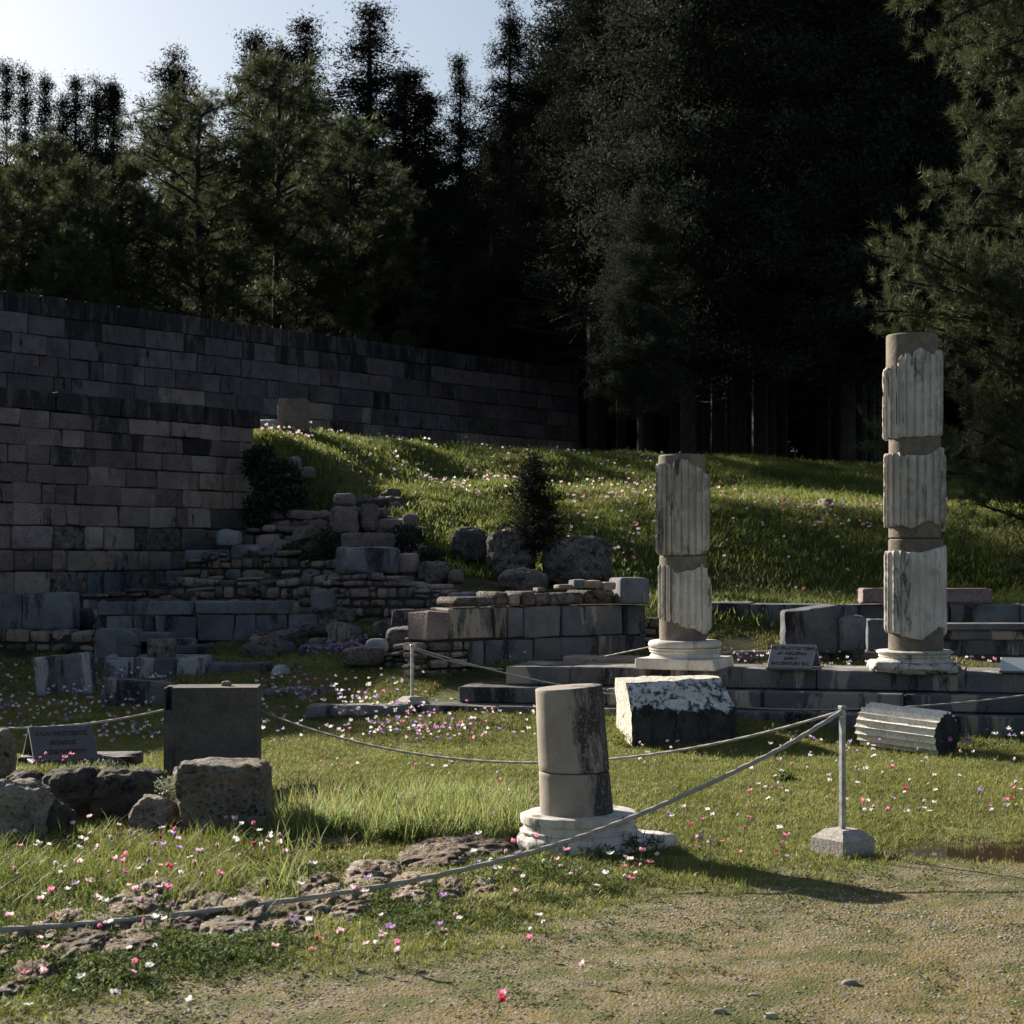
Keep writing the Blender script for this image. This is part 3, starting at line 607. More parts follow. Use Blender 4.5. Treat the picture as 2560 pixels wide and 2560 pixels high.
S('boulder', 'little grey boulder between the pointed one and the ashlar wall', 'boulder', 1122, 1424, 1160, 1452, 23.2, .3, 'rubble', n=8, k=3, amp=.06)
S('boulder', 'craggy stone in the grass under the crest near the ivy', 'boulder', 720, 1142, 750, 1168, 29.5, .3, 'andesite', n=6, k=3, amp=.05)
S('boulder', 'twin pink stones in the bank right of the ivy', 'boulder', 730, 1165, 785, 1195, 29.2, .3, 'andesite', n=6, k=4, amp=.06)
S('boulder', 'stone half buried in the slope with a grassy cap', 'boulder', 832, 1232, 885, 1262, 27.5, .4, 'andesite', n=8, k=3.5, amp=.06)
S('marble_pillar', 'squared pale pillar stump standing before the upper wall', 'pillar', 694, 996, 765, 1078, 33.5, .5, 'tan', n=8, k=14)
S('broken_stone', 'low white stone lying beside the pillar stump at the crest', 'stone', 640, 1048, 696, 1078, 33, .4, 'pale', n=8, k=3.5, amp=.05)
S('tree_stump', 'short cut stone stump throwing a shadow on the lit slope', 'stump', 2047, 1246, 2086, 1276, 32, .3, 'tan', n=8, k=5, amp=.02, rz=.4, tilt=(0, .12))
for (x0, x1, y0, y1, lb) in ((500, 540, 1380, 1396, 'flat stone on the left end of the rubble terrace'), (655, 695, 1364, 1386, 'pale flat stone topping the rubble terrace'), (575, 660, 1362, 1398, 'rough dark heap stone on top of the rubble terrace'),
                         (610, 680, 1458, 1490, 'lumpy dark stone in the middle tier of rubble'), (672, 742, 1460, 1490, 'long grey stone beside the lumpy dark one'), (742, 778, 1460, 1488, 'small pale pointed stone ending the middle tier')):
    S('rough_stone', lb, 'stone', x0, y0, x1, y1, 24.0 if y0 > 1440 else 25.6, .3, 'bluestone' if x0 % 2 else 'conglom', n=6, k=4, amp=.04)
LS = []
for i_ in range(8):
    V_, Q_ = superbox((1, .8, .62), 4, random.uniform(3.5, 8), .24, 1.7, 300 + i_); LS.append([Acc().add(V_, Q=Q_).mesh('loose_stone', M[m_]) for m_ in ('rubble', 'tan', 'conglom', 'bluestone')])
for i_ in range(270):
    zone = random.choices([(380, 1060, 23.2, 27.4), (640, 860, 21.6, 23.2), (860, 1250, 19.6, 22.4), (0, 480, 22.6, 24.2), (640, 1000, 26.8, 29)], [6, 1.2, 1.5, 1.2, 1.6])[0]
    d = random.uniform(zone[2], zone[3]); x = WX(random.uniform(zone[0], zone[1]), d); s_ = random.uniform(.12, .42) * random.uniform(.6, 1.2)
    o = bpy.data.objects.new('loose_stone', random.choices(random.choice(LS), [5, 2, 2, 2])[0]); COL.objects.link(o); o.location = (x, d, tz1(x, d) + s_ * .2); o.scale = (s_, s_, s_ * random.uniform(.7, 1.1)); o.rotation_euler = (random.uniform(-.3, .3), random.uniform(-.3, .3), random.uniform(0, 6.28))
    w3 = ('tumbled over the rubble terraces', 'beside the purple flowers', 'around the front rubble wall', 'below the foot of the retaining wall', 'on the bank beside the ivy')[[380, 640, 860, 0, 641].index(zone[0] if zone[2] != 26.8 else 641)]
    tag(o, f'loose rough stone {w3}', 'stone', f'loose stones {w3}')
# long kerbs in the lawn
S('kerb_stone', 'low eroded kerb stones at the foot of the grey post', 'kerb', 760, 1764, 1030, 1792, 17.6, .3, 'steps', n=12, k=8, amp=.02, rz=.04)
S('kerb_stone', 'weathered half-buried rock ledge between the blocks and the lawn at left', 'kerb', 640, 1722, 880, 1762, 18.6, .4, 'conglom', n=12, k=4, amp=.05)

# ---------------------------------------------------------------- right side walls
rw = thing('long_wall', 'long dark limestone wall behind the two columns', 'wall', (*XY(1785, 21.4), .5))
masonry(rw, XY(1660, 21.9), XY(2950, 20.2), [WZ(1509, 21.3), WZ(1640, 21.3)], (.9, 1.7), .4, 'bluestone', core=True, proud=.012)
S('coping_slab', 'long rough coping slab lying on the dark wall behind the tall column', 'stone slab', 2158, 1471, 2482, 1503, 21.0, .35, 'andesite', rz=-.02)
S('broken_block', 'huge broken blue block with a ragged top between the two columns', 'stone block', 1964, 1520, 2105, 1630, 19.8, .4, 'bluestone', n=12, k=10, amp=.03, topslope=.09, seed=3)
S('broken_block', 'lower blue block butted against the ragged one', 'stone block', 2100, 1541, 2168, 1628, 19.7, .4, 'bluestone', n=8, k=8, amp=.02)
S('broken_block', 'narrow dark block half hidden behind the tall column', 'stone block', 2170, 1549, 2222, 1626, 20.2, .35, 'bluestone')
mo = thing('moulded_block', 'long moulded marble block right of the tall column', 'stone block', (*XY(2350, 18.6), .6))
for (ya, yb, dd, nm_) in ((1560, 1576, 0, 'top_moulding'), (1576, 1600, .03, 'fascia'), (1600, 1640, .05, 'fascia')):
    d = 18.4 + dd; q = ((WX(2300, d) + WX(2700, d)) / 2, d + .25, (WZ(ya, d) + WZ(yb, d)) / 2)
    put_block(nm_, mo, q, (WX(2700, d) - WX(2300, d), .5, WZ(ya, d) - WZ(yb, d)), -.04, 'steps', jit=.003)
S('rubble_footing', 'rough low footing behind the english sign', 'stone', 1800, 1628, 2200, 1648, 20.0, .3, 'rubble', n=16, k=5, amp=.04)

# ---------------------------------------------------------------- temple steps
tA = np.array((-.07, 18.07)); tu = unit(np.array((4.85, -1.27))); tn = np.array((tu[1], -tu[0])); tn = -tn if tn[1] > 0 else tn
tp = thing('temple_steps', 'three grey limestone steps carrying the columns', 'steps', (float(tA[0]), float(tA[1]), 0))
TL = 11.0
for (z1, z0, off, start, dep, mt) in ((.59, .402, 0, 0, 1.0, 'steps'), (.400, .235, .30, -.40, .6, 'steps'), (.233, .04, .60, -.78, .6, 'steps'), (.036, -.15, .66, -.3, .5, 'rubble')):
    a0 = tA + tn * off + tu * start; b0 = tA + tn * off + tu * TL
    masonry(tp, a0, b0, [z1, z0], (1.0, 1.6) if mt == 'steps' else (.25, .6), dep, mt, 'step_block' if mt == 'steps' else 'footing_stone', core=False, proud=.004 if mt == 'steps' else .03, gap=.007, jit=.003, rough=int(mt != 'steps'), n=2, k=6, amp=.02)
a0 = tA - tn * 1.02 + tu * .35; b0 = tA - tn * 1.02 + tu * 1.7
masonry(tp, a0, b0, [.63, .45], (.6, .9), .5, 'tan', 'paving_slab', core=False, proud=.01)

# ---------------------------------------------------------------- columns
def lathe(prof, seg=64):
    prof = np.array(prof, float); th = np.arange(seg) * 2 * np.pi / seg
    V_ = np.stack([prof[:, 0][:, None] * np.cos(th), prof[:, 0][:, None] * np.sin(th), np.repeat(prof[:, 1][:, None], seg, 1)], -1).reshape(-1, 3)
    i = np.arange(len(prof) - 1)[:, None] * seg; j = np.arange(seg)[None]; j2 = (j + 1) % seg
    return V_, np.stack([i + j, i + j2, i + seg + j2, i + seg + j], -1).reshape(-1, 4)
def drum(name, parent, c, r, z0, z1, mat, amp=.004, chip=.012):
    nz = max(3, int((z1 - z0) / .05)); pr = [(0.001, z0), (r - chip, z0), (r, z0 + chip)] + [(r, z0 + (z1 - z0) * t) for t in np.linspace(.1, .9, nz)] + [(r, z1 - chip), (r - chip, z1), (0.001, z1)]
    V_, Q_ = lathe(pr, 56); rr_ = np.linalg.norm(V_[:, :2], axis=1)
    V_[:, :2] *= (1 + (amp / r * fbm(V_ * 9 + c[0] * 5, 4) * (rr_ > r * .5)))[:, None]
    V_[:, 2] -= (z0 + z1) / 2
    return obj(name, Acc().add(V_, Q=Q_).mesh(name, M[mat], False), parent, (c[0], c[1], (z0 + z1) / 2))
def shell(name, parent, c, ro, ri, zt, zb, mat, nfl=22, fd_=.037, keepf=None, seed=0, ph=0.):
    """fluted marble casing: outer fluted skin between two ragged edges zt(theta), zb(theta), closed back to ri"""
    nt_, nz = nfl * 10, 46; th = np.arange(nt_) * 2 * np.pi / nt_
    Zt = np.array([zt(a_) for a_ in th]); Zb = np.array([zb(a_) for a_ in th])
    jn = fbm(np.stack([np.cos(th) * 6, np.sin(th) * 6, th * 0 + seed], 1), 4, seed) * .014; Zt = Zt + jn; Zb = Zb + fbm(np.stack([np.cos(th) * 6, np.sin(th) * 6, th * 0 + 9 + seed], 1), 4, seed + 3) * .014
    t = np.concatenate([[0], np.linspace(0, 1, nz), [1]])
    Zg = Zb[None] + (Zt - Zb)[None] * t[:, None]
    ff = ((th + ph) * nfl / (2 * np.pi)) % 1; fl = np.clip(np.sin(ff * np.pi), 0, 1) ** .75
    amt = np.ones_like(Zg) if keepf is None else keepf(np.broadcast_to(th, Zg.shape), Zg)
    pts = np.stack([np.cos(th)[None] * np.ones_like(Zg) * 1.2, np.sin(th)[None] * np.ones_like(Zg) * 1.2, Zg * 3.0], -1).reshape(-1, 3)
    wear = fbm(pts * 3.3 + seed * 11, 5, seed).reshape(Zg.shape)
    rg = ro - fd_ * fl[None] * amt - np.clip(wear, 0, 1) * .005 - .012 * (1 - amt) + fbm(pts * 8, 3, seed + 1).reshape(Zg.shape) * .0025
    sharp = (1 - fl)[None] ** 2 * amt; rg = rg - sharp * np.clip(fbm(pts * np.array((4, 4, 7)), 3, seed + 7).reshape(Zg.shape) - .12, 0, 1) * .014
    e = np.minimum(t, 1 - t); rg = rg - (np.exp(-e * 60) * .012)[:, None]
    rg[0] = ri; rg[-1] = ri
    V_ = np.stack([rg * np.cos(th), rg * np.sin(th), Zg], -1); zc_ = Zg.mean(); V_[..., 2] -= zc_
    nr_ = len(t); i = np.arange(nr_ - 1)[:, None] * nt_; j = np.arange(nt_)[None]; j2 = (j + 1) % nt_
    Q_ = np.stack([i + j, i + j2, i + nt_ + j2, i + nt_ + j], -1).reshape(-1, 4)
    me = Acc().add(V_.reshape(-1, 3), Q=Q_).mesh(name, M[mat], True)
    putattr(me, 'arris', (np.clip(1 - fl * 1.15, 0, 1)[None] ** 1.2 * amt * (np.ones_like(Zg))).ravel())
    return obj(name, me, parent, (c[0], c[1], zc_))
def jag(pts, c, d, r):
    """ragged edge: photo (x, y) pairs across the visible front, mirrored round the back"""
    xs = [(p_[0] * d / F - CX * d / F - c[0]) / r for p_ in pts]; zs_ = [WZ(p_[1], d - r * .7) for p_ in pts]
    return lambda a_: float(np.interp(math.cos(a_) , xs, zs_))
# mid column
d = 17.75; c = (WX(1712, d), d)
fc = thing('fluted_column', 'shorter fluted marble column rebuilt in two drums on a neat moulded base', 'column', (c[0], c[1], .59))
z = lambda y: WZ(y, d)
drum('core_drum', fc, (c[0] - .02, c[1]), .230, z(1602), z(1388) - .004, 'core'); drum('core_drum', fc, (c[0] - .03, c[1]), .228, z(1388) + .004, z(1138), 'core')
T1 = jag([(1640, 1155), (1660, 1160), (1676, 1158), (1690, 1141), (1703, 1148), (1720, 1150), (1735, 1163), (1752, 1168), (1773, 1185)], c, d, .27)
B1 = jag([(1640, 1378), (1650, 1388), (1700, 1387), (1750, 1387), (1770, 1375)], c, d, .27)
shell('marble_casing', fc, (c[0] - .02, c[1]), .270, .228, T1, B1, 'marble', seed=1)
T2 = jag([(1643, 1412), (1660, 1412), (1672, 1416), (1678, 1430), (1735, 1424), (1758, 1410), (1772, 1432), (1784, 1465)], c, d, .275)
B2 = jag([(1643, 1548), (1660, 1552), (1685, 1560), (1700, 1568), (1730, 1570), (1752, 1582), (1768, 1588), (1784, 1570)], c, d, .275)
shell('marble_casing', fc, (c[0] + .0, c[1]), .275, .230, T2, B2, 'marble_clean', seed=5, ph=.1)
rb = 92 * d / F
V_, Q_ = lathe([(0.001, z(1600)), (rb * .9, z(1600)), (rb * .97, z(1603)), (rb, z(1610)), (rb * .97, z(1617)), (rb * .9, z(1619)), (0.001, z(1619))], 72); V_[:, 2] -= z(1610)
obj('torus', Acc().add(V_, Q=Q_).mesh('torus', M['marble_clean'], True), fc, (c[0], c[1], z(1610)))
V_, Q_ = lathe([(0.001, z(1619.5)), (rb * .98, z(1619.5)), (rb * .98, z(1623)), (rb * .93, z(1624.5)), (rb * .96, z(1627)), (rb * .96, z(1629)), (rb * .91, z(1632)), (rb * .91, z(1634)), (rb * .94, z(1637)), (rb * .97, z(1642)), (0.001, z(1643))], 72); V_[:, 2] -= z(1630)
obj('scotia', Acc().add(V_, Q=Q_).mesh('scotia', M['marble_clean'], False), fc, (c[0], c[1], z(1630)))
put_block('plinth', fc, (c[0], c[1], (z(1643) + .592) / 2), (.80, .80, z(1643) - .592), -.55 + .2, 'marble_clean', c=.01, jit=.004)
# tall column
d = 17.3; c = (WX(2287, d), d); z = lambda y: WZ(y, d)
tc_ = thing('fluted_column', 'tall fluted marble column rebuilt in three drums at right', 'column', (c[0], c[1], .59))
drum('core_drum', tc_, (c[0] + .01, c[1]), .258, z(1627), z(1347) - .003, 'core'); drum('core_drum', tc_, (c[0] + .0, c[1]), .247, z(1347) + .003, z(1094) - .003, 'core'); drum('core_drum', tc_, (c[0] - .03, c[1]), .243, z(1094) + .003, z(838), 'core')
T = jag([(2208, 922), (2222, 912), (2238, 900), (2243, 882), (2270, 883), (2290, 871), (2315, 880), (2332, 886), (2352, 872)], c, d, .285)
Bt = jag([(2208, 1090), (2218, 1095), (2280, 1093), (2353, 1088)], c, d, .285)
shell('marble_casing', tc_, (c[0] - .02, c[1]), .287, .235, T, Bt, 'marble_clean', seed=8)
T = jag([(2210, 1132), (2232, 1130), (2240, 1141), (2310, 1138), (2335, 1125), (2350, 1118), (2362, 1135)], c, d, .295)
Bt = jag([(2210, 1318), (2230, 1313), (2262, 1322), (2290, 1308), (2310, 1302), (2330, 1310), (2360, 1328)], c, d, .295)
shell('marble_casing', tc_, (c[0] - .0, c[1]), .297, .245, T, Bt, 'marble', seed=12, fd_=.032)
T = jag([(2213, 1377), (2225, 1376), (2245, 1380), (2300, 1378), (2365, 1362)], c, d, .30)
Bt = jag([(2213, 1583), (2250, 1594), (2285, 1600), (2310, 1585), (2332, 1568), (2350, 1572), (2365, 1590)], c, d, .30)
shell('marble_casing', tc_, (c[0] + .01, c[1]), .302, .255, T, Bt, 'marble', seed=15, keepf=lambda th_, z_: .12 + .88 * sstep(-.2, -.75, np.cos(th_)), fd_=.024)
rb = 97 * d / F
V_, Q_ = lathe([(0.001, z(1625)), (rb * .95, z(1625)), (rb, z(1628)), (rb * .98, z(1632)), (rb * .93, z(1634)), (rb * .93, z(1640)), (rb * .90, z(1643)), (rb * .94, z(1646)), (rb, z(1653)), (0.001, z(1654))], 96)
wr_ = fbm(V_ * 5, 4, 3); V_[:, :2] *= (1 - .06 * np.clip(wr_, 0, 1))[:, None]; V_[:, 2] -= z(1640)
obj('base_moulding', Acc().add(V_, Q=Q_).mesh('base_moulding', M['marble'], False), tc_, (c[0], c[1], z(1640)))
put_block('plinth', tc_, (c[0] - .02, c[1], (z(1654) + .592) / 2), (.80, .72, z(1654) - .592 + .01), -.1, 'marble', 1, 16, 9, .05, 4, smooth=True)

# short column in front
d = 10.35; c = (WX(1443, d), d); z = lambda y: WZ(y, d)
sc1 = thing('short_column', 'short leaning grey column stub on a white moulded base', 'column', (c[0], c[1], 0))
lean = -.062
for (ya, yb, r0, r1, nm_) in ((2052, 1927, .213, .203, 'column_drum'), (1925, 1716, .203, .194, 'column_drum')):
    z0, z1 = z(ya), z(yb); rows = [(0.001, z0), (r0 - .006, z0), (r0 - .004, z0 + .001)] + [(r0 + (r1 - r0) * t, z0 + .006 + (z1 - z0 - .012) * t) for t in np.linspace(0, 1, 16)] + [(r1 - .003, z1 - .002), (r1 - .008, z1), (r1 - .02, z1 + .0), (0.001, z1)]
    V_, Q_ = lathe(rows, 72); m_ = np.linalg.norm(V_[:, :2], axis=1) > .15; V_[:, :2] *= (1 + m_ * .012 * fbm(V_ * 6, 4, 3))[:, None]
    zm = (z0 + z1) / 2; V_[:, 0] += lean * (V_[:, 2] - z(2052)) - lean * (zm - z(2052)); V_[:, 2] += np.where(V_[:, 2] > z1 - .02, V_[:, 0] * .07 * (yb < 1800), 0); V_[:, 2] -= zm
    obj(nm_, Acc().add(V_, Q=Q_).mesh(nm_, M['marble_grey'], True), sc1, (c[0] + lean * (zm - z(2052)), c[1], zm))
rb = .345
V_, Q_ = lathe([(0.001, .20), (rb * .93, .20), (rb * .965, .195), (rb * .975, .18), (rb * .96, .150), (rb * .93, .146), (rb * .92, .128), (rb * .93, .112), (rb * .985, .106), (rb * .985, .098), (rb * .965, .094), (rb * .965, .084), (rb * 1.0, .078), (rb * 1.04, .062), (rb * 1.05, .04), (rb * 1.04, 0), (0.001, -.02)], 120)
ch = np.clip(fbm(V_ * 7 + 3, 5, 8), 0, 1); V_[:, :2] *= (1 - .13 * ch)[:, None]; V_[:, :2] *= (1 + .10 * sstep(.12, 0, V_[:, 2]) * (V_[:, 0] > 0))[:, None]
obj('base_moulding', Acc().add(V_, Q=Q_).mesh('base_moulding', M['marble_clean'], False), sc1, (c[0] + .01, c[1] + .03, .0)).rotation_euler = (0, -.02, 0)
V_, Q_ = rbox((.66, .66, .12), 16, .02, .012, 6, 4, .03)
obj('plinth', Acc().add(V_, Q=Q_).mesh('plinth', M['marble_clean'], True), sc1, (c[0] + .13, c[1] + .10, .005), .62)

# ---------------------------------------------------------------- the stele with its notch, faceted block, fluted drum
def boxes(lst):
    a = Acc()
    for (x0, x1, y0, y1, z0, z1) in lst:
        V_, T_, Q_ = chamfer((x1 - x0, y1 - y0, z1 - z0), .0015, .0005); a.add(V_ + np.array(((x0 + x1) / 2, (y0 + y1) / 2, (z0 + z1) / 2)), T=T_, Q=Q_)
    return a
d = 12.6; k_ = d / F; xl, xr = WX(410, d), WX(643, d); xm = (xl + xr) / 2; zt_ = WZ(1719, d); zn = WZ(1775, d)
bl = [(xl - xm + .056, xr - xm, 0, .34, -.05, zt_), (xl - xm, xl - xm + .058, .002, .338, -.05, zn), (xl - xm, xl - xm + .012, .004, .336, zn - .01, zt_ - .004), (xl - xm + .01, xl - xm + .06, .16, .335, zn - .01, zt_ - .003)]
st_ = obj('stele', boxes(bl).mesh('stele', M['stele']), None, (xm, d, 0), .06); tag(st_, 'big upright dark square stone with a notch in its top left corner', 'stone block')
S('broken_stone', 'crumb of stone resting on top of the big upright dark block', 'stone', 553, 1704, 576, 1719, 12.75, .06, 'outcrop', n=6, k=3, amp=.01, sink=.005)

# faceted block: profile swept from left end to right end
d = 16.0
L0 = [P(1582, 1866, 15.75), P(1580, 1787, 15.75), P(1565, 1708, 15.95), P(1537, 1694, 16.55), P(1543, 1838, 16.75)]
R0 = [P(1838, 1872, 16.0), P(1840, 1773, 16.0), P(1803, 1694, 16.2), P(1780, 1688, 16.8), P(1790, 1800, 17.0)]
fa = Acc(); ns, npf = 30, 5
def ring(t):
    r = []
    for i in range(5):
        a_, b_ = L0[i], L0[(i + 1) % 5]; a2, b2 = R0[i], R0[(i + 1) % 5]; m_ = (12, 12, 10, 10, 10)[i]
        for j in range(m_): s_ = j / m_; r.append((a_ * (1 - s_) + b_ * s_) * (1 - t) + (a2 * (1 - s_) + b2 * s_) * t)
    return np.array(r)
rings = np.array([ring(t) for t in np.linspace(0, 1, ns)]); nr2 = rings.shape[1]; ctr = rings.reshape(-1, 3).mean(0)
V_ = rings.reshape(-1, 3); dr = unit(V_ - ctr); V_ = V_ + dr * (fbm(V_ * 9, 4, 2) * .02)[:, None] + dr * (np.abs(fbm(V_ * 26, 3, 5)) * .014)[:, None]
caps = []
for e_, sg in ((0, 1), (ns - 1, -1)):
    cen = V_[e_ * nr2:(e_ + 1) * nr2].mean(0)
    caps.append((e_, sg, cen))
Q_ = []; QM = []
for i in range(ns - 1):
    for j in range(nr2):
        Q_.append((i * nr2 + j, i * nr2 + (j + 1) % nr2, (i + 1) * nr2 + (j + 1) % nr2, (i + 1) * nr2 + j)[::-1]); QM.append(2 if j < 11 + 1.6 * math.sin(i * 1.3) * math.sin(i * .37 + 1) else 1 if j < 24 else 0)
fa.V.append(V_ - ctr); fa.n = len(V_); fa.Q.append(np.array(Q_)); fa.QM.append(np.array(QM))
for (e_, sg, cen) in caps:
    prev = [e_ * nr2 + j for j in range(nr2)]
    for f_ in (.75, .5, .25):
        ringp = V_[e_ * nr2:(e_ + 1) * nr2] * f_ + cen * (1 - f_); ringp = ringp + np.array((1, .2, 0)) * (fbm(ringp * 20, 3) * .015)[:, None]
        b0_ = fa.n; fa.V.append(ringp - ctr); fa.n += nr2
        q = np.array([(prev[j], prev[(j + 1) % nr2], b0_ + (j + 1) % nr2, b0_ + j) for j in range(nr2)]); q = q if sg < 0 else q[:, ::-1]
        fa.Q.append(q if True else q); fa.QM.append(np.full(nr2, 0 if e_ == 0 else 1)); prev = [b0_ + j for j in range(nr2)]
    b0_ = fa.n; fa.V.append((cen - ctr)[None]); fa.n += 1
    fa.T.append(np.array([(prev[j], prev[(j + 1) % nr2], b0_) for j in range(nr2)])); fa.TM.append(np.full(nr2, 0))
M['marble_rough'] = stone('rough picked marble', (.5, .46, .4), (.64, .6, .54), stain=.15, bump=1, bd=.03, pit=.8, rv=.05, sc_=8, fine=40, streak=0)
fb = obj('faceted_block', fa.mesh('faceted_block', [M['marble_rough'], M['marble_black'], M['lichen_shade_black']]), None, ctr)
tag(fb, 'large sloped-faced marble block with black lower front before the steps', 'stone block')

# fluted drum lying in the grass
A_ = P(2172, 1812, 15.95); B_ = P(2368, 1838, 15.35); ax = unit(B_ - A_); Ld = np.linalg.norm(B_ - A_)
nfl = 20; nt_ = nfl * 8; th = np.arange(nt_) * 2 * np.pi / nt_; sA = unit(np.cross(ax, (0, 0, 1))); sB = np.cross(sA, ax)
ff = (th * nfl / (2 * np.pi)) % 1; fl = np.sin(ff * np.pi) ** .6; tt = np.concatenate([[0, 0, 0], np.linspace(0, 1, 34), [1, 1, 1]])
rows = []
for i_, t in enumerate(tt):
    base = A_ * (1 - t) + B_ * t; rr_ = .205 - .026 * fl
    if i_ < 3: rr_ = rr_ * (.02, .5, .93)[i_]
    if i_ > len(tt) - 4: rr_ = rr_ * (.93, .5, .02)[i_ - (len(tt) - 3)]
    pt = base + rr_[:, None] * (np.cos(th)[:, None] * sA + np.sin(th)[:, None] * sB)
    wv = fbm(pt * 7, 4, 4); pt = base + (pt - base) * (1 - .09 * np.clip(wv, 0, 1))[:, None] + ax * (fbm(pt * 11, 3, 8) * (.012 if 3 < i_ < len(tt) - 4 else .02))[:, None]; rows.append(pt)
V_ = np.array(rows).reshape(-1, 3); cd = V_.mean(0); i = np.arange(len(tt) - 1)[:, None] * nt_; j = np.arange(nt_)[None]; j2 = (j + 1) % nt_
Q_ = np.stack([i + j, i + nt_ + j, i + nt_ + j2, i + j2], -1).reshape(-1, 4)
rowi = np.repeat(np.arange(len(tt) - 1), nt_)
da = Acc(); da.V.append(V_ - cd); da.n = len(V_); da.Q.append(Q_); da.QM.append((rowi >= len(tt) - 4).astype(int))  # right end, turned from the sun, painted near-black as its shade
M['marble_drum'] = stone('weathered drum marble', (.62, .575, .51), (.78, .73, .67), stain=.12, bump=.8, bd=.02, rv=.05, sc_=7, fine=50, streak=0, dark=(.06, .055, .05))
do = obj('fluted_drum', da.mesh('fluted_drum', [M['marble_drum'], M['lichen_shade_black']]), None, cd); tag(do, 'fallen fluted marble drum lying on the lawn in front of the steps', 'column fragment')

# ---------------------------------------------------------------- foreground boulders
S('boulder', 'big squared boulder with orange lichen on top in front of the dark upright stone', 'boulder', 436, 1916, 662, 2092, 10.8, .45, 'boulder', n=40, k=6.5, amp=.04, fr=3.5, skew=-.05, seed=44)
S('boulder', 'small rounded boulder tucked left of the big lichened one', 'boulder', 322, 1995, 436, 2082, 10.9, .25, 'boulder', n=18, k=2.6, amp=.05, fr=6, seed=45)
S('boulder', 'long dark overhanging boulder in the middle of the left bank', 'boulder', 225, 1936, 392, 2072, 11.3, .45, 'boulder_dark', n=22, k=3.4, amp=.07, fr=4, seed=46)
S('boulder', 'dark mossy boulder under the greek sign', 'boulder', 84, 1938, 240, 2090, 11.3, .5, 'boulder_dark', n=22, k=3.6, amp=.07, fr=4, seed=47)
S('boulder', 'low dome-shaped dark boulder in front of the left bank', 'boulder', 52, 2010, 168, 2112, 10.6, .3, 'boulder_dark', n=18, k=2.7, amp=.05, fr=5, seed=48)
S('boulder', 'tall grey boulder cut off by the left edge', 'boulder', -90, 1962, 88, 2150, 10.4, .45, 'boulder', n=22, k=3.2, amp=.07, fr=5, seed=49)
S('boulder', 'small block of dark rock behind the leftmost boulder', 'boulder', 0, 1940, 92, 2020, 11.4, .3, 'boulder_dark', n=16, k=3, amp=.06, fr=5, seed=50)
S('stone_post', 'weathered pale stone rounding into view at the left edge', 'stone', -60, 1824, 22, 1945, 11.9, .25, 'boulder', n=14, k=3, amp=.03, seed=51)
S('boulder', 'low dark rock right of the big lichened boulder', 'boulder', 640, 1985, 745, 2032, 11.9, .35, 'boulder_dark', n=16, k=3.2, amp=.05, fr=6, seed=52)
S('boulder', 'flat dark rock behind the upright stone foot', 'boulder', 706, 1972, 806, 2008, 12.3, .3, 'boulder_dark', n=16, k=3.2, amp=.04, fr=6, seed=53)
S('stone_slab', 'thin slab carrying the greek sign', 'stone slab', 42, 1893, 330, 1912, 12.9, .4, 'steps', n=12, k=10, amp=.01)
OUT = [(700, 2095, 920, 2118, 'flat pale outcrop at the edge of the long grass'), (1020, 2105, 1300, 2150, 'broad tawny outcrop left of the white column base'), (965, 2140, 1180, 2180, 'long low outcrop under the front rope'),
       (830, 2185, 990, 2228, 'knobbly outcrop just left of the rope middle'), (720, 2215, 820, 2255, 'small lichened outcrop crossed by the rope'), (960, 2225, 1085, 2270, 'dark-lipped flat outcrop nearest the pink buds'),
       (760, 2255, 830, 2300, 'rounded grey cobble outcrop left of centre'), (800, 2260, 925, 2310, 'craggy brown outcrop beside the grey cobble'), (690, 2290, 800, 2330, 'smooth orange outcrop below the grey cobble'),
       (225, 2245, 400, 2300, 'humped orange-brown outcrop in the flowers at left'), (400, 2255, 480, 2300, 'knobby little outcrop right of the humped one'), (280, 2300, 400, 2340, 'pale broken outcrop just under the rope at left'),
       (400, 2290, 520, 2345, 'orange lichened outcrop at the rope centre left'), (455, 2300, 690, 2355, 'long ridged outcrop running beside the rope'), (620, 2325, 800, 2350, 'thin tawny ledge at the end of the long ridge'),
       (50, 2320, 150, 2365, 'pale knuckle of rock near the left edge'), (100, 2345, 250, 2405, 'grey-brown cracked outcrop at lower left'), (210, 2345, 400, 2400, 'mossy dark outcrop with yellow lichen at lower left'),
       (45, 2415, 155, 2460, 'whitish low rock at lower left'), (-40, 2365, 25, 2420, 'dark rock on the left border'), (-40, 2455, 70, 2505, 'tawny rock at the bottom of the left border'),
       (1170, 2215, 1250, 2245, 'small flat stone among the white flowers'), (1090, 2225, 1160, 2255, 'dark pointed stone in the weeds'), (560, 2240, 640, 2285, 'squat outcrop half way along the left rope')]
for i_, (x0, y0, x1, y1, lb) in enumerate(OUT):
    d = 7425 / (y1 - HY) ; S('rock_outcrop', lb, 'rock', x0 + (x1 - x0) * .07, y0 + (y1 - y0) * .42, x1 - (x1 - x0) * .07, y1, d + .05, (y1 - y0) * .004 * d * .55, 'outcrop', n=26, k=2.8, amp=.07, fr=9, seed=60 + i_, sink=.07)
SP = [(1580, 1600, 2530, 2540, 8), (1870, 1905, 2465, 2478, 8), (2140, 2160, 2460, 2475, 9), (1885, 1905, 2495, 2505, 9)]
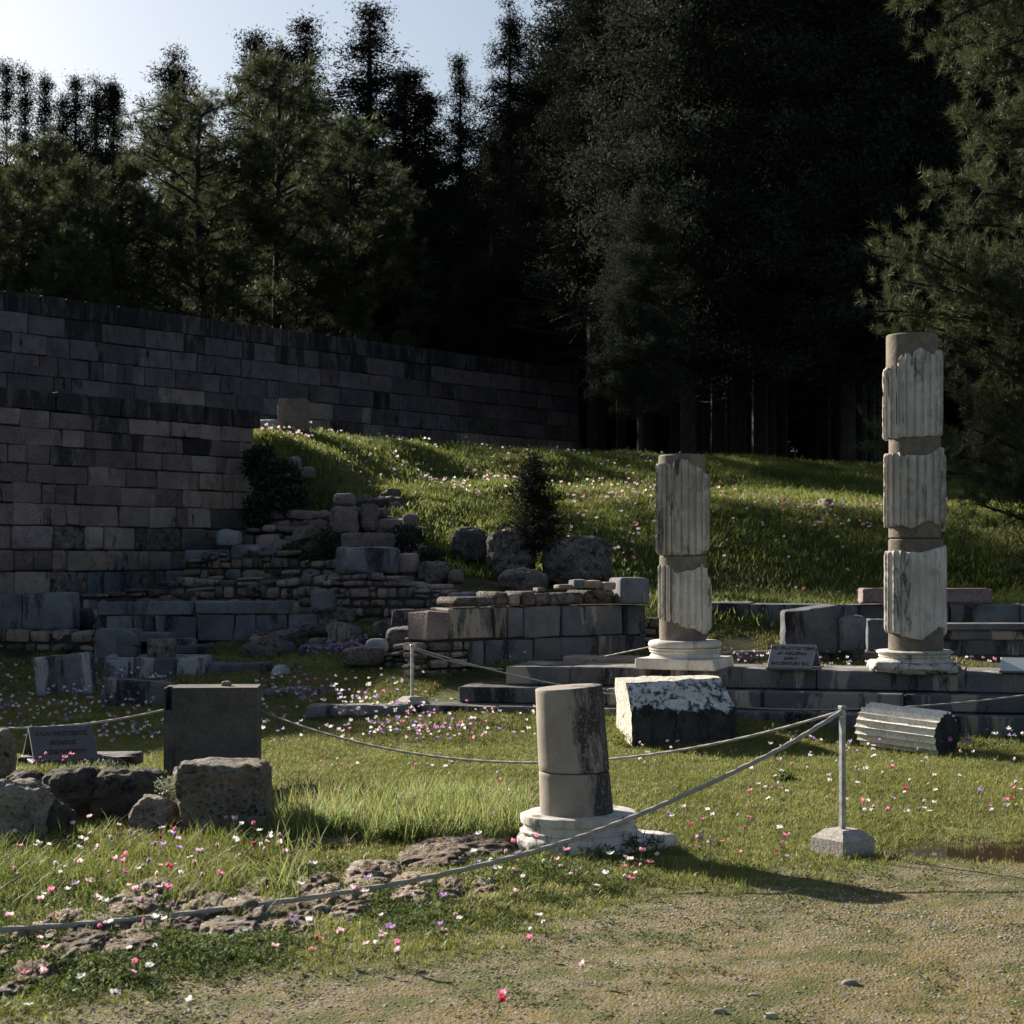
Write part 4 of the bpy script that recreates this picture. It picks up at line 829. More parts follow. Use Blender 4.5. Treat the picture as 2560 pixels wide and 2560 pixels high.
for (px, py, w_, lb) in ((2128, 2465, 42, 'smooth pale pebble lying alone on the bare ground at lower right'), (1885, 2492, 24, 'small grey pebble on the bare ground left of the smooth one'), (2505, 2435, 26, 'dark chip of stone near the lower right edge'),
                     (1930, 2545, 36, 'flat pebble at the bottom edge'), (1800, 2530, 22, 'brown pebble near the bottom edge'), (1895, 2408, 16, 'small white pebble above the bare patch'), (1860, 2457, 28, 'flat tan pebble among the low weeds')):
    d = 7425 / (py - HY); S('pebble', lb, 'pebble', px - w_ / 2, py - w_ * .3, px + w_ / 2, py + w_ * .12, d, w_ * d / F * .7, 'pebble', n=8, k=2.4, amp=.004, sink=.01)

# ---------------------------------------------------------------- posts and ropes
def post(px, d, zb, zt, label, group=None, base=True, w_=.026):
    x = WX(px, d); t = thing('rope_post', label, 'post', (x, d, zb), group)
    h0 = zb + (.13 if base else 0)
    V_, T_, Q_ = chamfer((w_, w_ * 1.3, zt - h0), .002, 0); obj('pole', Acc().add(V_, T=T_, Q=Q_).mesh('pole', M['metal']), t, (x, d, (zt + h0) / 2), .35)
    V_, T_, Q_ = chamfer((w_ * 1.35, w_ * 1.6, .02), .002, 0); obj('cap', Acc().add(V_, T=T_, Q=Q_).mesh('cap', M['metal']), t, (x, d, zt + .008), .35)
    if base:
        a = Acc(); b0, b1 = .125, .066
        pts = []
        for (hh_, bb) in ((-.04, b0), (.085, b0), (.135, b1)):
            for (sx, sy) in ((-1, -1), (1, -1), (1, 1), (-1, 1)): pts.append((sx * bb, sy * bb, hh_))
        q = [(3, 2, 1, 0), (8, 9, 10, 11)]
        for l_ in (0, 4):
            for k2 in range(4): q.append((l_ + k2, l_ + (k2 + 1) % 4, l_ + 4 + (k2 + 1) % 4, l_ + 4 + k2))
        me = a.add(pts, Q=q).mesh('foot', M['concrete']); o = obj('foot', me, t, (x, d, zb), .62)
        return t
post(2106, 10.15, 0, .81, 'grey steel rope post on a concrete foot right of the short column')
post(1030, 17.9, .16, .79, 'thin far rope post before the rubble wall')
post(553, 13.15, 0.0, .70, 'rope post hidden behind the big dark upright stone')
def rope(name, label, a, b, sag, r=.009, cat='rope', n=40, way=None):
    a, b = np.array(a, float), np.array(b, float); t = np.linspace(0, 1, n)[:, None]
    pts = a * (1 - t) + b * t; pts[:, 2] -= sag * 4 * t[:, 0] * (1 - t[:, 0]); 
    if way is not None: q_ = np.linspace(0, len(way) - 1, n); pts = np.stack([np.interp(q_, np.arange(len(way)), way[:, j]) for j in range(3)], 1); pts[1:-1] = (pts[:-2] + 2 * pts[1:-1] + pts[2:]) / 4
    c0 = pts[n // 2].copy()
    m_ = max(60, int(np.linalg.norm(b - a) / .02)); tt_ = np.linspace(0, n - 1, m_); pts = np.stack([np.interp(tt_, np.arange(n), pts[:, q]) for q in range(3)], 1)
    V_, Q_ = tube(pts - c0, r, 9); V3 = V_.reshape(m_, 9, 3); cen = V3.mean(1, keepdims=True); lob = 1 + .17 * np.cos(3 * (np.arange(9) * 2 * np.pi / 9)[None] + np.arange(m_)[:, None] * .95); V_ = (cen + (V3 - cen) * lob[..., None]).reshape(-1, 3); o = obj(name, Acc().add(V_, Q=Q_).mesh(name, M['rope'], True), None, c0); tag(o, label, cat); return o
PA = (WX(2106, 10.15), 10.15, .785); PB = (WX(553, 13.15), 13.15, .67); PD = (WX(1030, 17.9), 17.9, .785)
RP = []
for (px, py) in ((2106, 1778), (2030, 1826), (1957, 1870), (1880, 1908), (1798, 1948), (1715, 1986), (1634, 2022), (1545, 2058), (1461, 2090), (1370, 2119), (1280, 2145), (1140, 2179), (1000, 2208), (850, 2234), (700, 2255), (530, 2277), (350, 2298), (180, 2313), (0, 2325), (-200, 2336), (-420, 2345)):
    s_ = (px - CX) / F; k4 = (1.863 - s_ * 10.15) / (1.87 - s_ * 1.14); d = 10.15 - 1.14 * k4; RP.append(P(px, py, d))
rope('rope', 'thick grey rope sweeping across the foreground to the left edge', RP[0], RP[-1], 0, .012, way=np.array(RP))
rope('rope', 'rope sagging over the lawn behind the short column', (PA[0], PA[1], .80), PB, .39, .008)
rope('rope', 'rope running left from the dark upright stone to the edge', PB, (-5.8, 14.0, .72), .31, .008)
rope('rope', 'thin rope drooping along the temple steps to the right edge', PD, (5.9, 15.4, .78), .51, .007, n=60)
rope('rope', 'slack thin rope from the far post to the step corner', (PD[0], PD[1], .77), P(1258, 1673, 18.15), .04, .006)
rope('rope', 'taut thin rope rising to the neat column base', P(1448, 1654, 18.9), P(1625, 1617, 17.9), .0, .006)

# ---------------------------------------------------------------- signs
def text_mesh(s_, size, ext=.0012):
    cu = bpy.data.curves.new('t', 'FONT'); cu.body = s_; cu.size = size; cu.align_x = 'CENTER'; cu.align_y = 'CENTER'; cu.extrude = ext; cu.offset = size * .03; cu.space_line = .95; cu.resolution_u = 3
    o = bpy.data.objects.new('t', cu); COL.objects.link(o); bpy.context.view_layer.update()
    me = bpy.data.meshes.new_from_object(o.evaluated_get(bpy.context.evaluated_depsgraph_get())); bpy.data.objects.remove(o); me.materials.clear(); me.materials.append(M['red_paint']); return me
def tent(name, label, c, L, D, Hh, rz, mat, lines, size, dz=0):
    t = thing(name, label, 'sign', c); t.rotation_euler = (0, 0, rz)
    ang = math.atan2(Hh, D / 2); sl_ = math.hypot(Hh, D / 2)
    for sgn in (-1, 1):
        V_, T_, Q_ = chamfer((L, sl_ + (.01 if sgn < 0 else -.012), .018), .003, .001)
        o = obj('board', Acc().add(V_, T=T_, Q=Q_).mesh('board', M[mat]), t, (0, sgn * D / 4, Hh / 2), world=False); o.rotation_euler = (ang if sgn < 0 else -ang, 0, 0)
    V_, T_, Q_ = chamfer((L + .02, D + .02, .02), .003, .001); obj('base_slab', Acc().add(V_, T=T_, Q=Q_).mesh('base_slab', M['sign_dark']), t, (0, 0, -.012), world=False)
    if lines:
        nrm = np.array((0, -math.sin(ang), math.cos(ang)))
        for k2, (ln, off, s2) in enumerate(lines):
            me = text_mesh(ln, size * s2); o = obj('lettering', me, t, world=False)
            v_ = off * sl_; pos = np.array((0, -D / 4, Hh / 2)) + np.array((0, math.cos(ang), math.sin(ang))) * v_ + nrm * .0105
            o.location = pos; o.rotation_euler = (ang, 0, 0)
    return t
tent('sign', 'grey tent-shaped stone sign with greek lettering on the left bank', (*P(150, 1890, 13.0)[:2], WZ(1892, 13.0)), .45, .50, .215, .42, 'sign_dark', [('ΕΛΛΗΝΙΣΤΙΚΟΣ', .27, 1), ('ΒΩΜΟΣ', 0, 1), ('ΑΣΚΛΗΠΙΟΥ', -.27, 1)], .05)
tent('sign', 'grey tent-shaped stone sign with english lettering on the temple step', (*P(1985, 1669, 17.4)[:2], .615), .44, .34, .21, -.42, 'sign', [('IoNIC PRoSTYLE TEMPLE', .33, 1), ('oF  ASKLEPIoS', .11, 1), ('EARLY', -.11, 1), ('3rd CENTURY B.C', -.33, 1)], .047)
tent('sign', 'white tent-shaped stone sign at the right edge of the step', (*P(2560, 1680, 16.9)[:2], .615), .42, .30, .11, -.30, 'sign_white', None, .03)

# ---------------------------------------------------------------- trees
def tree_mesh_cyp(seed, Ht=12., h0=1.6, Rm=2.2, nb=150, per=60, sig=.17, lf=.12, droop=.25, top=.75, spacing=.27):
    g = np.random.default_rng(seed); C = []; tr = Acc()
    V_, Q_ = tube([(0, 0, -.4), (0, 0, Ht * .3), (.05, .03, Ht * .6), (0, 0, Ht)], [.12 * Rm / 2, .10 * Rm / 2, .06 * Rm / 2, .01], 8); tr.add(V_, Q=Q_)
    us = np.sort(g.random(nb)) ** .9
    for u_ in us:
        h = h0 + (Ht - h0) * u_; pr = (1 - u_) ** top * min(1, .55 + u_ * 3); Lb = max(.15, Rm * pr * g.uniform(.5, 1.2)); az = g.uniform(0, 2 * np.pi)
        m_ = max(2, int(Lb / spacing)); t = np.linspace(.15 if Lb > 1 else .05, 1, m_)[:, None]
        dirv = np.array((math.cos(az), math.sin(az), 0)); rise = g.uniform(-.1, .35) * Lb
        pts = dirv * Lb * t + np.array((0, 0, 1)) * (h + rise * t - droop * Lb * t ** 2 + .12 * t ** 3 * Lb)
        tr.add(*(lambda v: (v[0],))(tube(np.vstack([[0, 0, h], pts[::max(1, m_ // 3)], pts[-1:]]), .018, 3)), Q=tube(np.vstack([[0, 0, h], pts[::max(1, m_ // 3)], pts[-1:]]), .018, 3)[1])
        pts = pts + g.normal(0, .09 + .05 * Lb, pts.shape) * np.array((1, 1, .6)); C.append(np.hstack([pts, np.repeat(dirv[None], len(pts), 0), t]))
    V_ = np.array([0, 0, Ht]) - np.array([0, 0, 1]) * np.linspace(0, Ht * .045, 4)[:, None]; C.append(np.hstack([V_ + g.normal(0, .03, V_.shape), np.tile((0, 0, 1.), (4, 1)), np.ones((4, 1))]))
    C = np.vstack(C); Cn = np.repeat(C, per, 0); n = len(Cn)
    pos = Cn[:, :3] + g.normal(0, 1, (n, 3)) * sig * np.array((1, 1, .75)) + Cn[:, 3:6] * g.uniform(-.1, .15, (n, 1))
    D = unit(Cn[:, 3:6] * .6 + g.normal(0, .6, (n, 3)) + np.array((0, 0, .15))); Wd = unit(np.cross(D, g.normal(0, 1, (n, 3))))
    return tr, leaves(pos, D, Wd, g.uniform(.6, 1.3, n) * lf, g.uniform(.28, .5, n) * lf)
def pine_parts(limbs, seed, tufts_per=6, nsub=14, needle=.13, nn=15, wdt=.010, sublen=(.35, .9), spread=.5):
    """limbs: list of (start, end) points; needles grow in brushes along the twigs"""
    g = np.random.default_rng(seed); br = Acc(); C = []; DD = []
    for (a, b, rad) in limbs:
        a, b = np.array(a, float), np.array(b, float); L = np.linalg.norm(b - a); t = np.linspace(0, 1, 7)[:, None]; bow = np.array((0, 0, 1)) * L * .07 * np.sin(t * np.pi)
        pts = a * (1 - t) + b * t + bow + np.cumsum(g.normal(0, .03 * L / 7, (7, 3)), 0) ; V_, Q_ = tube(pts, np.linspace(rad, rad * .25, 7), 5); br.add(V_, Q=Q_)
        ld = unit(b - a)
        for s_ in range(int(nsub * max(.5, L / 2))):
            tt = g.uniform(.3, 1.0) ** .8; p0 = pts[min(6, int(tt * 6))] + (g.normal(0, .05, 3)); dv = unit(ld * .6 + g.normal(0, spread, 3) + np.array((0, 0, .25))); ls = g.uniform(*sublen) * (1.2 - .5 * tt)
            p1 = p0 + dv * ls; V_, Q_ = tube([p0, (p0 + p1) / 2 + g.normal(0, .03, 3), p1], [.010, .007, .004], 3); br.add(V_, Q=Q_)
            for q in np.linspace(.35, 1, tufts_per): C.append(p0 + (p1 - p0) * q + g.normal(0, .05, 3)); DD.append(unit(dv + g.normal(0, .35, 3) + np.array((0, 0, .2))))
    C = np.array(C); DD = np.array(DD); Cn = np.repeat(C, nn, 0); Dn = np.repeat(DD, nn, 0); n = len(Cn)
    D = unit(Dn * .75 + g.normal(0, .55, (n, 3))); Wd = unit(np.cross(D, g.normal(0, 1, (n, 3)))); pos = Cn + Dn * g.uniform(-.06, .06, (n, 1))
    return br, leaves(pos, D, Wd, g.uniform(.7, 1.1, n) * needle, wdt)
def rand_pine(seed, Ht=9., h0=1.5, Rm=2.6, nl=78):
    g = np.random.default_rng(seed); limbs = []
    for i in range(nl):
        u_ = (i + g.random()) / nl; h = h0 + (Ht - h0) * u_; pr = math.sqrt(max(.02, 1 - u_ ** 1.6)) * (.6 + .4 * min(1, u_ * 4)); az = g.uniform(0, 2 * np.pi); L = Rm * pr * g.uniform(.7, 1.1)
        limbs.append(((0, 0, h), (math.cos(az) * L, math.sin(az) * L, h + L * g.uniform(.05, .45)), .035))
    br, lv = pine_parts(limbs, seed, 5, 14, .20, 20, .0125, (.35, .9))
    V_, Q_ = tube([(0, 0, -.4), (.1, 0, Ht * .4), (0, .1, Ht * .75), (0, 0, Ht)], [.13, .1, .06, .02], 8); br.add(V_, Q=Q_); return br, lv
def proto_from(br, lv, leafm): return br.mesh('trunk', M['bark']), Acc().add(lv[0], T=lv[1]).mesh('crown', M[leafm])
PROTO = {}
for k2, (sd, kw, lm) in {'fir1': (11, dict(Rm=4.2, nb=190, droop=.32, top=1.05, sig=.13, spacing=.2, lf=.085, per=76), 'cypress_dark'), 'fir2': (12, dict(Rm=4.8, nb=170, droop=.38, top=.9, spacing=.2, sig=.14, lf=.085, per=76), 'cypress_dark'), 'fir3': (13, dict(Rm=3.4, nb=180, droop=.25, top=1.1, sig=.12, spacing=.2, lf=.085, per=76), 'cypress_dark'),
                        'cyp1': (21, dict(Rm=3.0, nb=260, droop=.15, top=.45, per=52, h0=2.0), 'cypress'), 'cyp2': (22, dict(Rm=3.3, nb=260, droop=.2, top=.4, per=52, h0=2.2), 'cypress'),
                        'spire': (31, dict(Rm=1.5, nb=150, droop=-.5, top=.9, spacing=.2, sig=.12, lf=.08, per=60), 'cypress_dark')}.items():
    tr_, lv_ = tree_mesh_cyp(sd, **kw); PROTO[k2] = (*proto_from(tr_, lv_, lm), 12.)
for k2, sd in (('pine1', 41), ('pine2', 42)): PROTO[k2] = (*proto_from(*rand_pine(sd), 'pine'), 9.)
def tree(proto, px, top, d, label, group=None, zb=None, wid=1., rz=None, name='cypress_tree', cat='tree'):
    name = 'pine_tree' if proto.startswith('pine') else name; x = WX(px, d); zb = tz1(x, d) - .1 if zb is None else zb; trm, crm, Hp = PROTO[proto]; s_ = (WZ(top, d) - zb) / Hp
    t = thing(name, label, cat, (x, d, zb), group); t.rotation_euler = (0, 0, random.uniform(0, 6.28) if rz is None else rz)
    for nm_, me in (('trunk', trm), ('crown', crm)):
        o = bpy.data.objects.new(nm_, me); COL.objects.link(o); o.parent = t; o.scale = (s_ * wid, s_ * wid, s_)
    return t
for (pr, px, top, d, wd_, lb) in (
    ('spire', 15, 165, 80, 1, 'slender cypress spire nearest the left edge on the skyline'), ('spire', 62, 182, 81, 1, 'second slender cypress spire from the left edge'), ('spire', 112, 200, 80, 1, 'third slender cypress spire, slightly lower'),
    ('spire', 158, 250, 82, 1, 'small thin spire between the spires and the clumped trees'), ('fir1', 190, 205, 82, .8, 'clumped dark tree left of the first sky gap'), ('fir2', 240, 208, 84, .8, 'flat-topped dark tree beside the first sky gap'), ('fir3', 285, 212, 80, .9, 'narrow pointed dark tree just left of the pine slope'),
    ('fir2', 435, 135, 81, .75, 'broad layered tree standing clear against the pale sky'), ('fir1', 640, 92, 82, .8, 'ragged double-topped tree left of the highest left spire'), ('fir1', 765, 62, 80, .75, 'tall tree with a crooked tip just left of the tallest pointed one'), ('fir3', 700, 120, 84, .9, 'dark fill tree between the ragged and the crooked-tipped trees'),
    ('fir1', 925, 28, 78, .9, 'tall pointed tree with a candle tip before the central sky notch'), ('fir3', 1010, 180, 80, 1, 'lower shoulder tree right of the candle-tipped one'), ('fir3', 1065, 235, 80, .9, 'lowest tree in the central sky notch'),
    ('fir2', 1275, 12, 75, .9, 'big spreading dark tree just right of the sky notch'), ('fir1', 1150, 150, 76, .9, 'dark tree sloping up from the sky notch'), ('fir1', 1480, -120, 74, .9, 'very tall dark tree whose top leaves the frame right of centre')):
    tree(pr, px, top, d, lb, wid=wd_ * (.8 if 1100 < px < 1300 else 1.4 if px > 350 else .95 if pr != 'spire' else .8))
for (pr, px, top, d, wd_, lb) in (('cyp1', 1720, -250, 46, .95, 'huge cypress with sunlit left flank right of centre'), ('cyp2', 1600, 480, 43, .75, 'leafy cypress bough leaning out over the mid slope'), ('cyp2', 1900, -200, 47, .95, 'huge dark cypress behind the two columns'), ('cyp1', 2120, -250, 45, .95, 'towering dark cypress left of the tall column'),
                              ('cyp2', 2330, -200, 44, .95, 'towering dark cypress behind the tall column'), ('cyp1', 2540, -150, 42, .9, 'dark cypress at the right edge behind the pine'), ('fir1', 1440, 200, 68, .7, 'dark fir in front of the sky notch trees above the wall end'),
                              ('fir2', 1230, 330, 66, .7, 'dark fir directly above the wall end')):
    tree(pr, px, top, d, lb, wid=wd_)
for (pr, px, top, d, wd_, lb) in (('pine1', 700, 175, 62, .72, 'tall pine with sunlit needles in the middle of the left woods'), ('pine2', 500, 260, 60, .95, 'round pine with sunlit left side above the long wall'), ('pine1', 100, 370, 60, .9, 'broad pale green pine at far left'), ('pine2', 300, 440, 58, .9, 'lower pine below the first sky gap'),
                              ('pine2', 180, 590, 52, .7, 'low sunlit pine bough above the wall at left'), ('pine1', 870, 330, 66, .8, 'dark pine between the left woods and the centre'), ('pine2', 0, 520, 56, .8, 'dark pine behind the wall on the left border')):
    tree(pr, px, top, d, lb, wid=wd_ * 1.3, name='pine_tree')
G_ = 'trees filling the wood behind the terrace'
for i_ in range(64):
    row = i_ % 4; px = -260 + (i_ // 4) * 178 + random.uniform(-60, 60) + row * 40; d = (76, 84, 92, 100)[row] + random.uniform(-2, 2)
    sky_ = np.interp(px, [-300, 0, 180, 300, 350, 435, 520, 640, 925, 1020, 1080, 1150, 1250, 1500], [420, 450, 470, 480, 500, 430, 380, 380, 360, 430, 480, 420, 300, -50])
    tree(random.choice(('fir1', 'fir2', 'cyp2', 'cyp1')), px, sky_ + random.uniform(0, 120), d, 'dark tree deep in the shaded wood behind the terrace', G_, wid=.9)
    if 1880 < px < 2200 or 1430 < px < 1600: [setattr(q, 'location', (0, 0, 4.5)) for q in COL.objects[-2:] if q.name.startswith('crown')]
for i_ in range(26):
    px = -300 + i_ * 128 + random.uniform(-30, 30)
    if 1470 < px < 1550 or 1950 < px < 2120: continue
    tree(random.choice(('cyp1', 'cyp2')), px, random.uniform(820, 900), 96 + random.uniform(-3, 3), 'low dark thicket closing the far side of the wood', 'thicket closing the far side of the wood', zb=2.6, wid=2.2)
for i_ in range(30):
    px = random.uniform(1450, 2250); px += 130 * (1960 < px < 2050) ; d = random.uniform(49, 60); t = tree('fir3', px, random.uniform(-100, 200), d, 'straight bare-trunked tree in the dim grove beyond the slope', 'trunks of the dim grove', wid=.8)
    for ch_ in t.children:
        if ch_.name.startswith('crown'): ch_.location.z = 3.0
for (pr, px, top, d, wd_, lb) in (('fir3', -30, 300, 59, .45, 'slim dark tree added behind the leftmost pines to shade the slope'), ('spire', 60, 330, 61, .8, 'slim dark spire added behind the leftmost pines to shade the slope'), ('fir3', -330, 215, 55, .55, 'slim unseen tree added beyond the left edge to dapple the crest'), ('fir2', 120, 330, 60, .5, 'dark fir deep behind the far left pines')):
    tree(pr, px, top, d, lb, wid=wd_)  # first three are added for the shadow bands they throw on the mound
for (px, top, d, lb) in ((-217, 440, 52, 'low unseen pine added outside the left edge to shade the hollow'), (-80, 440, 53, 'low dark pine behind the long wall cut by the left edge'), (60, 438, 54.5, 'low dark pine behind the long wall under the slender spires'), (200, 436, 55.5, 'low dark pine behind the long wall below the clumped dark trees')):
    tree('pine2', px, top, d, lb, wid=.85)  # pine tops set level to shade the hollow; the leftmost is added unseen
for (px, d, zb_, zt) in ((-407, 50.3, 15.1, 19), (-265, 53.4, 16.9, 20.5), (-220, 57.9, 18.9, 22)):  # unseen pines added, crowns raised so their shade lands on the bank
    x = WX(px, d); g0 = tz1(x, d); t = thing('shade_pine', 'unseen high-crowned pine added to shade the bank', 'tree', (x, d, g0), 'unseen high-crowned pines added to shade the bank')
    V_, Q_ = tube([(0, 0, -.3), (.2, 0, (zb_ - g0) * .5), (0, 0, zt - g0 - .5)], [.22, .17, .08], 8); obj('trunk', Acc().add(V_, Q=Q_).mesh('trunk', M['bark'], True), t, world=False)
    o = bpy.data.objects.new('crown', PROTO['pine1'][1]); COL.objects.link(o); o.parent = t; k3 = (zt - zb_) / 7.5; o.scale = (1.05, 1.05, k3); o.location = (0, 0, zb_ - g0 - 1.5 * k3)
# trees beyond the left edge whose shade falls over the ruins
for (px, top, d) in ((-1500, 60, 38), (-1250, 40, 40), (-1050, 20, 42), (-850, 60, 42), (-690, 60, 44), (-1800, 20, 37)):
    tree(random.choice(('fir1', 'cyp1', 'cyp2')), px, top, d, 'tree beyond the left edge whose shade covers the ruins', 'trees beyond the left edge', wid=1.0)

# big pine on the right, limbs placed one by one
tx, ty = WX(2760, 26), 26.0; tzb = tz1(tx, ty) - .2
def rp(px, py, d): return tuple(P(px, py, d))
limbs = []
for (py0, px, py, d) in ((-150, 2230, 20, 25.5), (-100, 2360, 60, 25), (0, 2330, 150, 26), (50, 2480, 120, 24.8), (150, 2420, 200, 25), (200, 2300, 60, 26.5), (250, 2370, 330, 25.5), (350, 2440, 370, 25), (300, 2540, 300, 24.6),
                          (450, 2330, 470, 26), (550, 2470, 480, 25), (600, 2380, 560, 25.5), (650, 2540, 560, 24.6), (800, 2200, 640, 25.5), (850, 2140, 770, 25.3), (850, 2260, 700, 25), (900, 2330, 640, 25), (900, 2190, 840, 25.6), (950, 2400, 720, 24.8), (1000, 2300, 820, 26), (950, 2500, 750, 24.6),
                          (1050, 2420, 850, 25), (1100, 2470, 900, 24.8), (1200, 2380, 1000, 25.6), (1200, 2160, 1120, 26.4), (1250, 2240, 1180, 26), (1250, 2430, 1080, 25), (1300, 2500, 1000, 24.8), (1300, 2400, 1180, 25.5), (1350, 2480, 1200, 25), (1400, 2560, 1130, 24.5), (1400, 2540, 1290, 24.6), (1380, 2440, 1260, 25.5), (1420, 2570, 1420, 24.2),
                          (100, 2700, 60, 24.5), (300, 2650, 250, 24.4), (500, 2640, 400, 24.4), (700, 2620, 620, 24.4), (900, 2640, 800, 24.4), (1100, 2620, 980, 24.3), (600, 2250, 740, 26.5), (20, 2250, -60, 26)):
    sp_ = P(2760, py0 + 60, ty); limbs.append((sp_, rp(px, py, d), .05))
br, lv = pine_parts(limbs, 77, 6, 16, .15, 26, .0085, (.35, .95), .6)
org = np.array((tx, ty, tzb)); V_, Q_ = tube([(tx, ty, tzb), (tx + .1, ty, 4), (tx, ty, 7), (tx, ty, 11)], [.28, .22, .17, .06], 10); br.add(V_, Q=Q_)
br.V = [v_ - org for v_ in br.V]
pt = thing('pine_tree', 'large near pine reaching in from the right edge behind the tall column', 'tree', org)
obj('trunk', br.mesh('trunk', M['bark'], True), pt, world=False); obj('crown', Acc().add(lv[0] - org, T=lv[1]).mesh('crown', M['pine']), pt, world=False)
# sapling
tr_, lv_ = tree_mesh_cyp(55, 2.0, .12, .80, 150, 30, .05, .055, .1, .9, .08)
sp = thing('sapling', 'small dark conical cypress sapling among the boulders on the slope', 'tree', (*XY(1335, 25.3), WZ(1400, 25.3)))
obj('trunk', tr_.mesh('trunk', M['bark']), sp, world=False).scale = (.5, .5, .72); obj('crown', Acc().add(lv_[0], T=lv_[1]).mesh('crown', M['cypress_dark']), sp, world=False).scale = (.75, .75, .72)

# shrubs and ivy
def shrub(name, label, blobs, mat, leaf, dens, cat='shrub', seed=0, wr=.6):
    g = np.random.default_rng(seed); C = []
    for (px, py, d, rx, rz_) in blobs:
        c_ = P(px, py, d); sx, sz = rx * d / F, rz_ * d / F; n = int(dens * sx * sz * 1000); q = unit(g.normal(0, 1, (n, 3))) * g.random((n, 1)) ** .35; C.append(c_ + q * np.array((sx, max(.12, min(sx, sz) * .7), sz)) + fbm(q * 3, 2)[:, None] * .1 * sx)
    C = np.vstack(C); o_ = C.mean(0); n = len(C); D = unit(g.normal(0, 1, (n, 3)) + np.array((0, -.3, .4))); Wd = unit(np.cross(D, g.normal(0, 1, (n, 3))))
    lv = leaves(C - o_, D, Wd, leaf * g.uniform(.6, 1.3, n), leaf * wr); ob_ = obj(name, Acc().add(lv[0], T=lv[1]).mesh(name, M[mat]), None, o_); tag(ob_, label, cat); return ob_
shrub('ivy', 'dark ivy hanging over the end of the retaining wall', [(650, 1160, 28.4, 45, 50), (690, 1200, 28.2, 70, 55), (640, 1290, 27.9, 35, 60), (720, 1250, 27.9, 60, 35)], 'ivy', .09, 10, seed=1)
shrub('shrub', 'dark bush at the foot of the slope above the great block', [(820, 1375, 25.6, 40, 50), (780, 1400, 25.3, 35, 30), (730, 1380, 25.6, 30, 20)], 'ivy', .08, 10, seed=2)
shrub('shrub', 'dark undergrowth right of the great worn block', [(1010, 1350, 25, 55, 40), (1080, 1390, 24.6, 40, 25)], 'ivy', .07, 9, seed=3)
shrub('herb_clump', 'grey-green feathery herb on the left bank', [(245, 1925, 12.0, 62, 26), (180, 1930, 12, 45, 20), (320, 1932, 11.9, 28, 18)], 'sage', .035, 42, cat='plant', seed=4, wr=.14)
shrub('herb_clump', 'dry leafy weed between the boulders and the dark upright stone', [(418, 1975, 11.3, 32, 36)], 'sage', .03, 40, cat='plant', seed=5, wr=.4)
shrub('acanthus_clump', 'dark leafy plant in the middle of the lawn', [(1960, 1948, 13.4, 24, 12)], 'weed', .07, 60, cat='plant', seed=6, wr=.5)
shrub('daffodil_clump', 'upright dark green leaves among the purple flowers', [(925, 1610, 21.6, 22, 22)], 'weed', .12, 30, cat='plant', seed=7, wr=.15)

for (q, lb, pts_, mt, lf_, dn) in ((8, 'ragged weeds along the foot of the temple steps', [(1420, 1850, 16.6, 60, 12), (1900, 1850, 16.0, 50, 12), (2480, 1862, 15.6, 70, 14)], 'mound', .06, 26), (9, 'low weeds around the faceted block', [(1545, 1848, 15.9, 28, 20), (1700, 1880, 15.6, 60, 8)], 'mound', .06, 30),
                              (10, 'weeds round the front column base', [(1500, 2128, 9.95, 60, 12), (1600, 2105, 10.1, 60, 16), (1330, 2130, 10.0, 40, 8)], 'weed', .05, 40), (11, 'weeds hugging the foot of the big boulder', [(560, 2092, 10.6, 90, 10), (640, 2070, 10.8, 30, 22)], 'mound', .06, 34)):
    shrub('weed_clump', lb, pts_, mt, lf_, dn, cat='plant', seed=q, wr=.16)
# ---------------------------------------------------------------- scattered ground cover (stuff)
def tuft(name, nb, h, spread, wd_, lean_, mat, seg=3, seed=0):
    g = np.random.default_rng(seed); a = Acc()
    for i in range(nb):
        az = g.uniform(0, 6.28); b = np.array((g.normal(0, spread), g.normal(0, spread), -.01)); hh_ = h * g.uniform(.5, 1.15); ln = lean_ * g.uniform(.3, 1.3); sd = np.array((-math.sin(az), math.cos(az), 0)); fw = np.array((math.cos(az), math.sin(az), 0))
        pts = [b + fw * (ln * hh_ * (t ** 1.8)) + np.array((0, 0, hh_ * t * (1 - .25 * ln * t))) for t in np.linspace(0, 1, seg + 1)]
        V_ = []; 
        for k3, p_ in enumerate(pts[:-1]): w2 = wd_ * (1 - k3 / seg * .55) / 2; V_ += [p_ - sd * w2, p_ + sd * w2]
        V_.append(pts[-1]); Q_ = [(2 * k3, 2 * k3 + 1, 2 * k3 + 3, 2 * k3 + 2) for k3 in range(seg - 1)]; a.add(V_, T=[(2 * seg - 2, 2 * seg - 1, 2 * seg)], Q=Q_ or None)
    o = bpy.data.objects.new(name, a.mesh(name, M[mat])); return o
def weedtuft(name, nb, r_, ls, mat, seed=0):
    g = np.random.default_rng(seed); a = Acc()
    for i in range(nb):
        az = g.uniform(0, 6.28); d_ = g.uniform(.1, 1) * r_; p_ = np.array((math.cos(az) * d_, math.sin(az) * d_, g.uniform(.2, 1) * r_ * .6)); fw = unit(np.array((math.cos(az), math.sin(az), g.uniform(-.2, .7)))); sd = unit(np.cross(fw, (0, 0, 1)) + g.normal(0, .3, 3)); l_ = ls * g.uniform(.6, 1.2)
        a.add([p_, p_ + fw * l_ * .5 + sd * l_ * .32, p_ + fw * l_, p_ + fw * l_ * .5 - sd * l_ * .32], Q=[(0, 1, 2, 3)])
    return bpy.data.objects.new(name, a.mesh(name, M[mat]))
